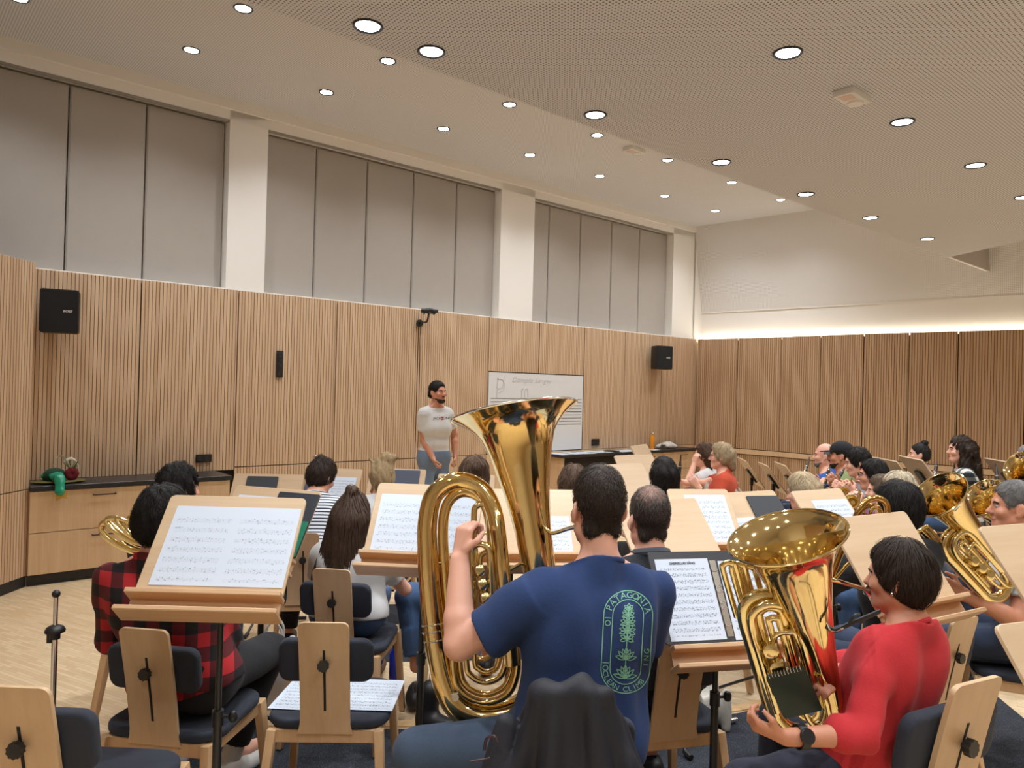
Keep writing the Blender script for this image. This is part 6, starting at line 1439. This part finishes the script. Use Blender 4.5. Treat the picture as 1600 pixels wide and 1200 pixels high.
m = MB(); q = f0 - N1 * .168 - UP * .06; m.prism([(-.035, 0), (.04, .02), (.05, -.055), (.01, -.045), (-.03, -.07)], q, T1, UP, .004); tag(m.build('ribbon_end', plain('gold_brocade', srgb(190, 150, 60), .5), r), label='gold ribbon end')
S = Solid(); c = h0 + T1 * .085 - N1 * .06 + UP * .075
for k in range(7): S.ell(c + T1 * .028 * math.cos(k * .9) + UP * .028 * math.sin(k * .9) - N1 * .01, (.03, .02, .03), T1, UP, .004)
S.build('rose', cloth('dark_red_petals', srgb(120, 24, 36), .4, 100), r, .005)
m = MB()
for k in range(22): a = rr.uniform(0, 6.28); d = V(math.cos(a) * .05, math.sin(a) * .05, rr.uniform(.03, .10)); m.tube([c + UP * .02, c + UP * .03 + d * .6, c + UP * .03 + d], .002, 4, 3)
m.build('green_tuft', plain('moss_green', srgb(96, 120, 80), .8), r)
for sg, pts in ((-1, [(100, 722), (101, 716), (95, 712), (88, 717), (83, 728)]), (1, [(102, 725), (104, 719), (112, 716), (120, 722), (124, 736)])):
    m = MB(); m.tube([c + UP * .05] + [at_n(x, y, .27) for x, y in pts], [.004, .010, .012, .012, .009, .002], 8, 8, flat=.35); m.build('feather', cloth('white_feather', srgb(222, 216, 206), .6, 120), r, sm=True)

# carpets on the parquet
def carpet(px, near, label):
    far = [fl_(x, y) for x, y in px]; nr = [V(p.x * near[0] + near[2], p.y - near[1], 0) for p in far]; m = MB(); n = len(far); t = .0014
    m.add([p + UP * t for p in far] + [p + UP * t for p in nr] + far + nr, [tuple(range(n)) + tuple(reversed(range(n, 2 * n)))] + [(i, i + 1, 2 * n + i + 1, 2 * n + i) for i in range(n - 1)] + [(n + i + 1, n + i, 3 * n + i, 3 * n + i + 1) for i in range(n - 1)] + [(0, 2 * n, 3 * n, n), (n - 1, 2 * n - 1, 4 * n - 1, 3 * n - 1)])
    return tag(m.build('carpet', M_CARPET), label, 'carpet', 'dark carpet strips')
carpet([(296, 1134), (450, 1138), (630, 1139), (820, 1138), (1018, 1133), (1155, 1114), (1300, 1082), (1500, 1040)], (.92, 1.5, 0), 'dark speckled carpet strip under the nearest row of players')
carpet([(450, 1004), (560, 1004), (690, 1003), (850, 1000), (1000, 994)], (.97, .36, 0), 'dark carpet strip under the second row, left of the tuba')
carpet([(585, 945), (700, 942), (900, 938)], (.97, .5, 0), 'dark carpet strip under the third row')
m = MB()
pts = [fl_(x, y) for x, y in [(270, 1168), (290, 1130), (450, 1131), (630, 1132), (820, 1131), (1018, 1126), (1155, 1107), (1300, 1076)]]
for a, b_ in zip(pts[:-1], pts[1:]): m.bar(a + UP * .004, b_ + UP * .004, .008, .07, x=(0, 0, 1))
tag(m.build('trim_4', wood('pale_floor_strip', srgb(224, 190, 142), srgb(204, 164, 114), axis=0)), kind='structure')

# bags and bits on the floor
def bag(x, y, Y, w, d, h, mat, label, yaw=0, name='carrier_bag', handles=True):
    p = at(x, y, Y); p.z = 0; Q = Matrix.Rotation(yaw, 3, 'Z'); r = empty(name, p, yaw, label, 'bag')
    S = Solid(); 
    for sx in (-1, 1):
        for sy in (-1, 1): S.cone(p + Q @ V(sx * (w / 2 - .02), sy * (d / 2 - .02), .02), p + Q @ V(sx * (w / 2 - .015), sy * (d / 2 - .02), h - .02), .02, .02, .02)
    S.ell(p + UP * h * .5, (w * .48, d * .48, h * .5), Q @ V(1, 0, 0), UP, .06); S.ell(p + UP * (h + .0), (w * .38, d * .36, .06), Q @ V(1, 0, 0), UP, .02, 1); S.build('bag_body', mat, r, .009, folds(int(x), .008, 18))
    if handles:
        for sy in (-1, 1):
            m = MB(); m.tube([p + Q @ V(-w * .2, sy * d * .35, h - .04), p + Q @ V(-w * .19, sy * d * .33, h + .05), p + Q @ V(0, sy * d * .3, h + .10), p + Q @ V(w * .19, sy * d * .33, h + .05), p + Q @ V(w * .2, sy * d * .35, h - .04)], .006, 8, 8); m.build('handle', M_WHITE, r, sm=True)
    return r
bag(425, 1100, 3.98, .22, .14, .36, cloth('white_paper_bag', srgb(226, 226, 230), .2, 60), 'white paper carrier bag on the floor beside the black trouser leg', .2)
bag(1104, 1062, 3.85, .20, .16, .22, cloth('white_cloth_bag', srgb(214, 210, 200), .3, 100), 'white cloth bag on the floor behind the ring folder stand', .3, 'cloth_bag', False)
p = fl_(650, 1138); p = V(p.x + .05, p.y, 0)
S = Solid(); S.cone(p + V(0, 0, .05), p + V(.02, .0, .19), .05, .055, .03); S.cone(p + V(0, 0, .05), p + V(.12, -.08, .045), .05, .042, .03); S.cut((0, 0, .003), -UP)
tag(S.build('black_boot', SHOEB, None, .007), 'black boot-like bag standing on the floor below the tuba bow', 'bag')
p = fl_(617, 1065); r = empty('water_bottle', V(p.x, p.y, 0), 0, 'blue drinking bottle on the floor beside a chair leg', 'bottle')
m = MB(); m.lathe([(.034, 0), (.036, .01), (.036, .16), (.02, .19), (.018, .21)], o=V(p.x, p.y, 0), n=20); m.build('bottle_body', plain('blue_plastic', srgb(28, 48, 170), .3), r, sm=True)
m = MB(); m.lathe([(.021, .205), (.021, .235), (.001, .236)], o=V(p.x, p.y, 0), n=18); m.build('cap', M_BLACK, r, sm=True)
a, b_ = fl_(1107, 1142), fl_(1150, 1130); m = MB(); m.tube([a + UP * .02, b_ + UP * .02], .012, 12, sm=1); m.tube([a + UP * .02 - (b_ - a).normalized() * .02, a + UP * .02 + (b_ - a).normalized() * .02], .016, 12, sm=1); tag(m.build('instrument_peg', M_STEEL, sm=True), 'short steel peg lying on the carpet below the ring folder', 'peg')

# ---------------------------------------------------------------- camera, light, colour
cam = bpy.data.cameras.new('camera'); co = bpy.data.objects.new('camera', cam); COL.objects.link(co)
cam.sensor_width = 36; cam.lens = 36 * F / 1600; cam.clip_start = .05; cam.clip_end = 200
Rt_, Up_, Fw_ = V(CR, -SR * SP, SR * CP), V(-SR, -CR * SP, CR * CP), V(0, CP, SP)
co.matrix_world = Matrix(((Rt_.x, Up_.x, -Fw_.x, 0), (Rt_.y, Up_.y, -Fw_.y, 0), (Rt_.z, Up_.z, -Fw_.z, HC), (0, 0, 0, 1)))
SC.camera = co
w = bpy.data.worlds.new('hall_air'); w.use_nodes = True; w.node_tree.nodes['Background'].inputs[0].default_value = (1, .96, .9, 1); w.node_tree.nodes['Background'].inputs[1].default_value = 0.0; SC.world = w
vs = SC.view_settings; vs.view_transform = 'Standard'; vs.look = 'None'; vs.exposure = -0.14; vs.gamma = 1.0; vs.use_curve_mapping = False
SC.cycles.max_bounces = 10; SC.cycles.diffuse_bounces = 8; SC.cycles.glossy_bounces = 5; SC.cycles.use_denoising = True; SC.cycles.sample_clamp_indirect = 6.0; SC.cycles.caustics_reflective = False
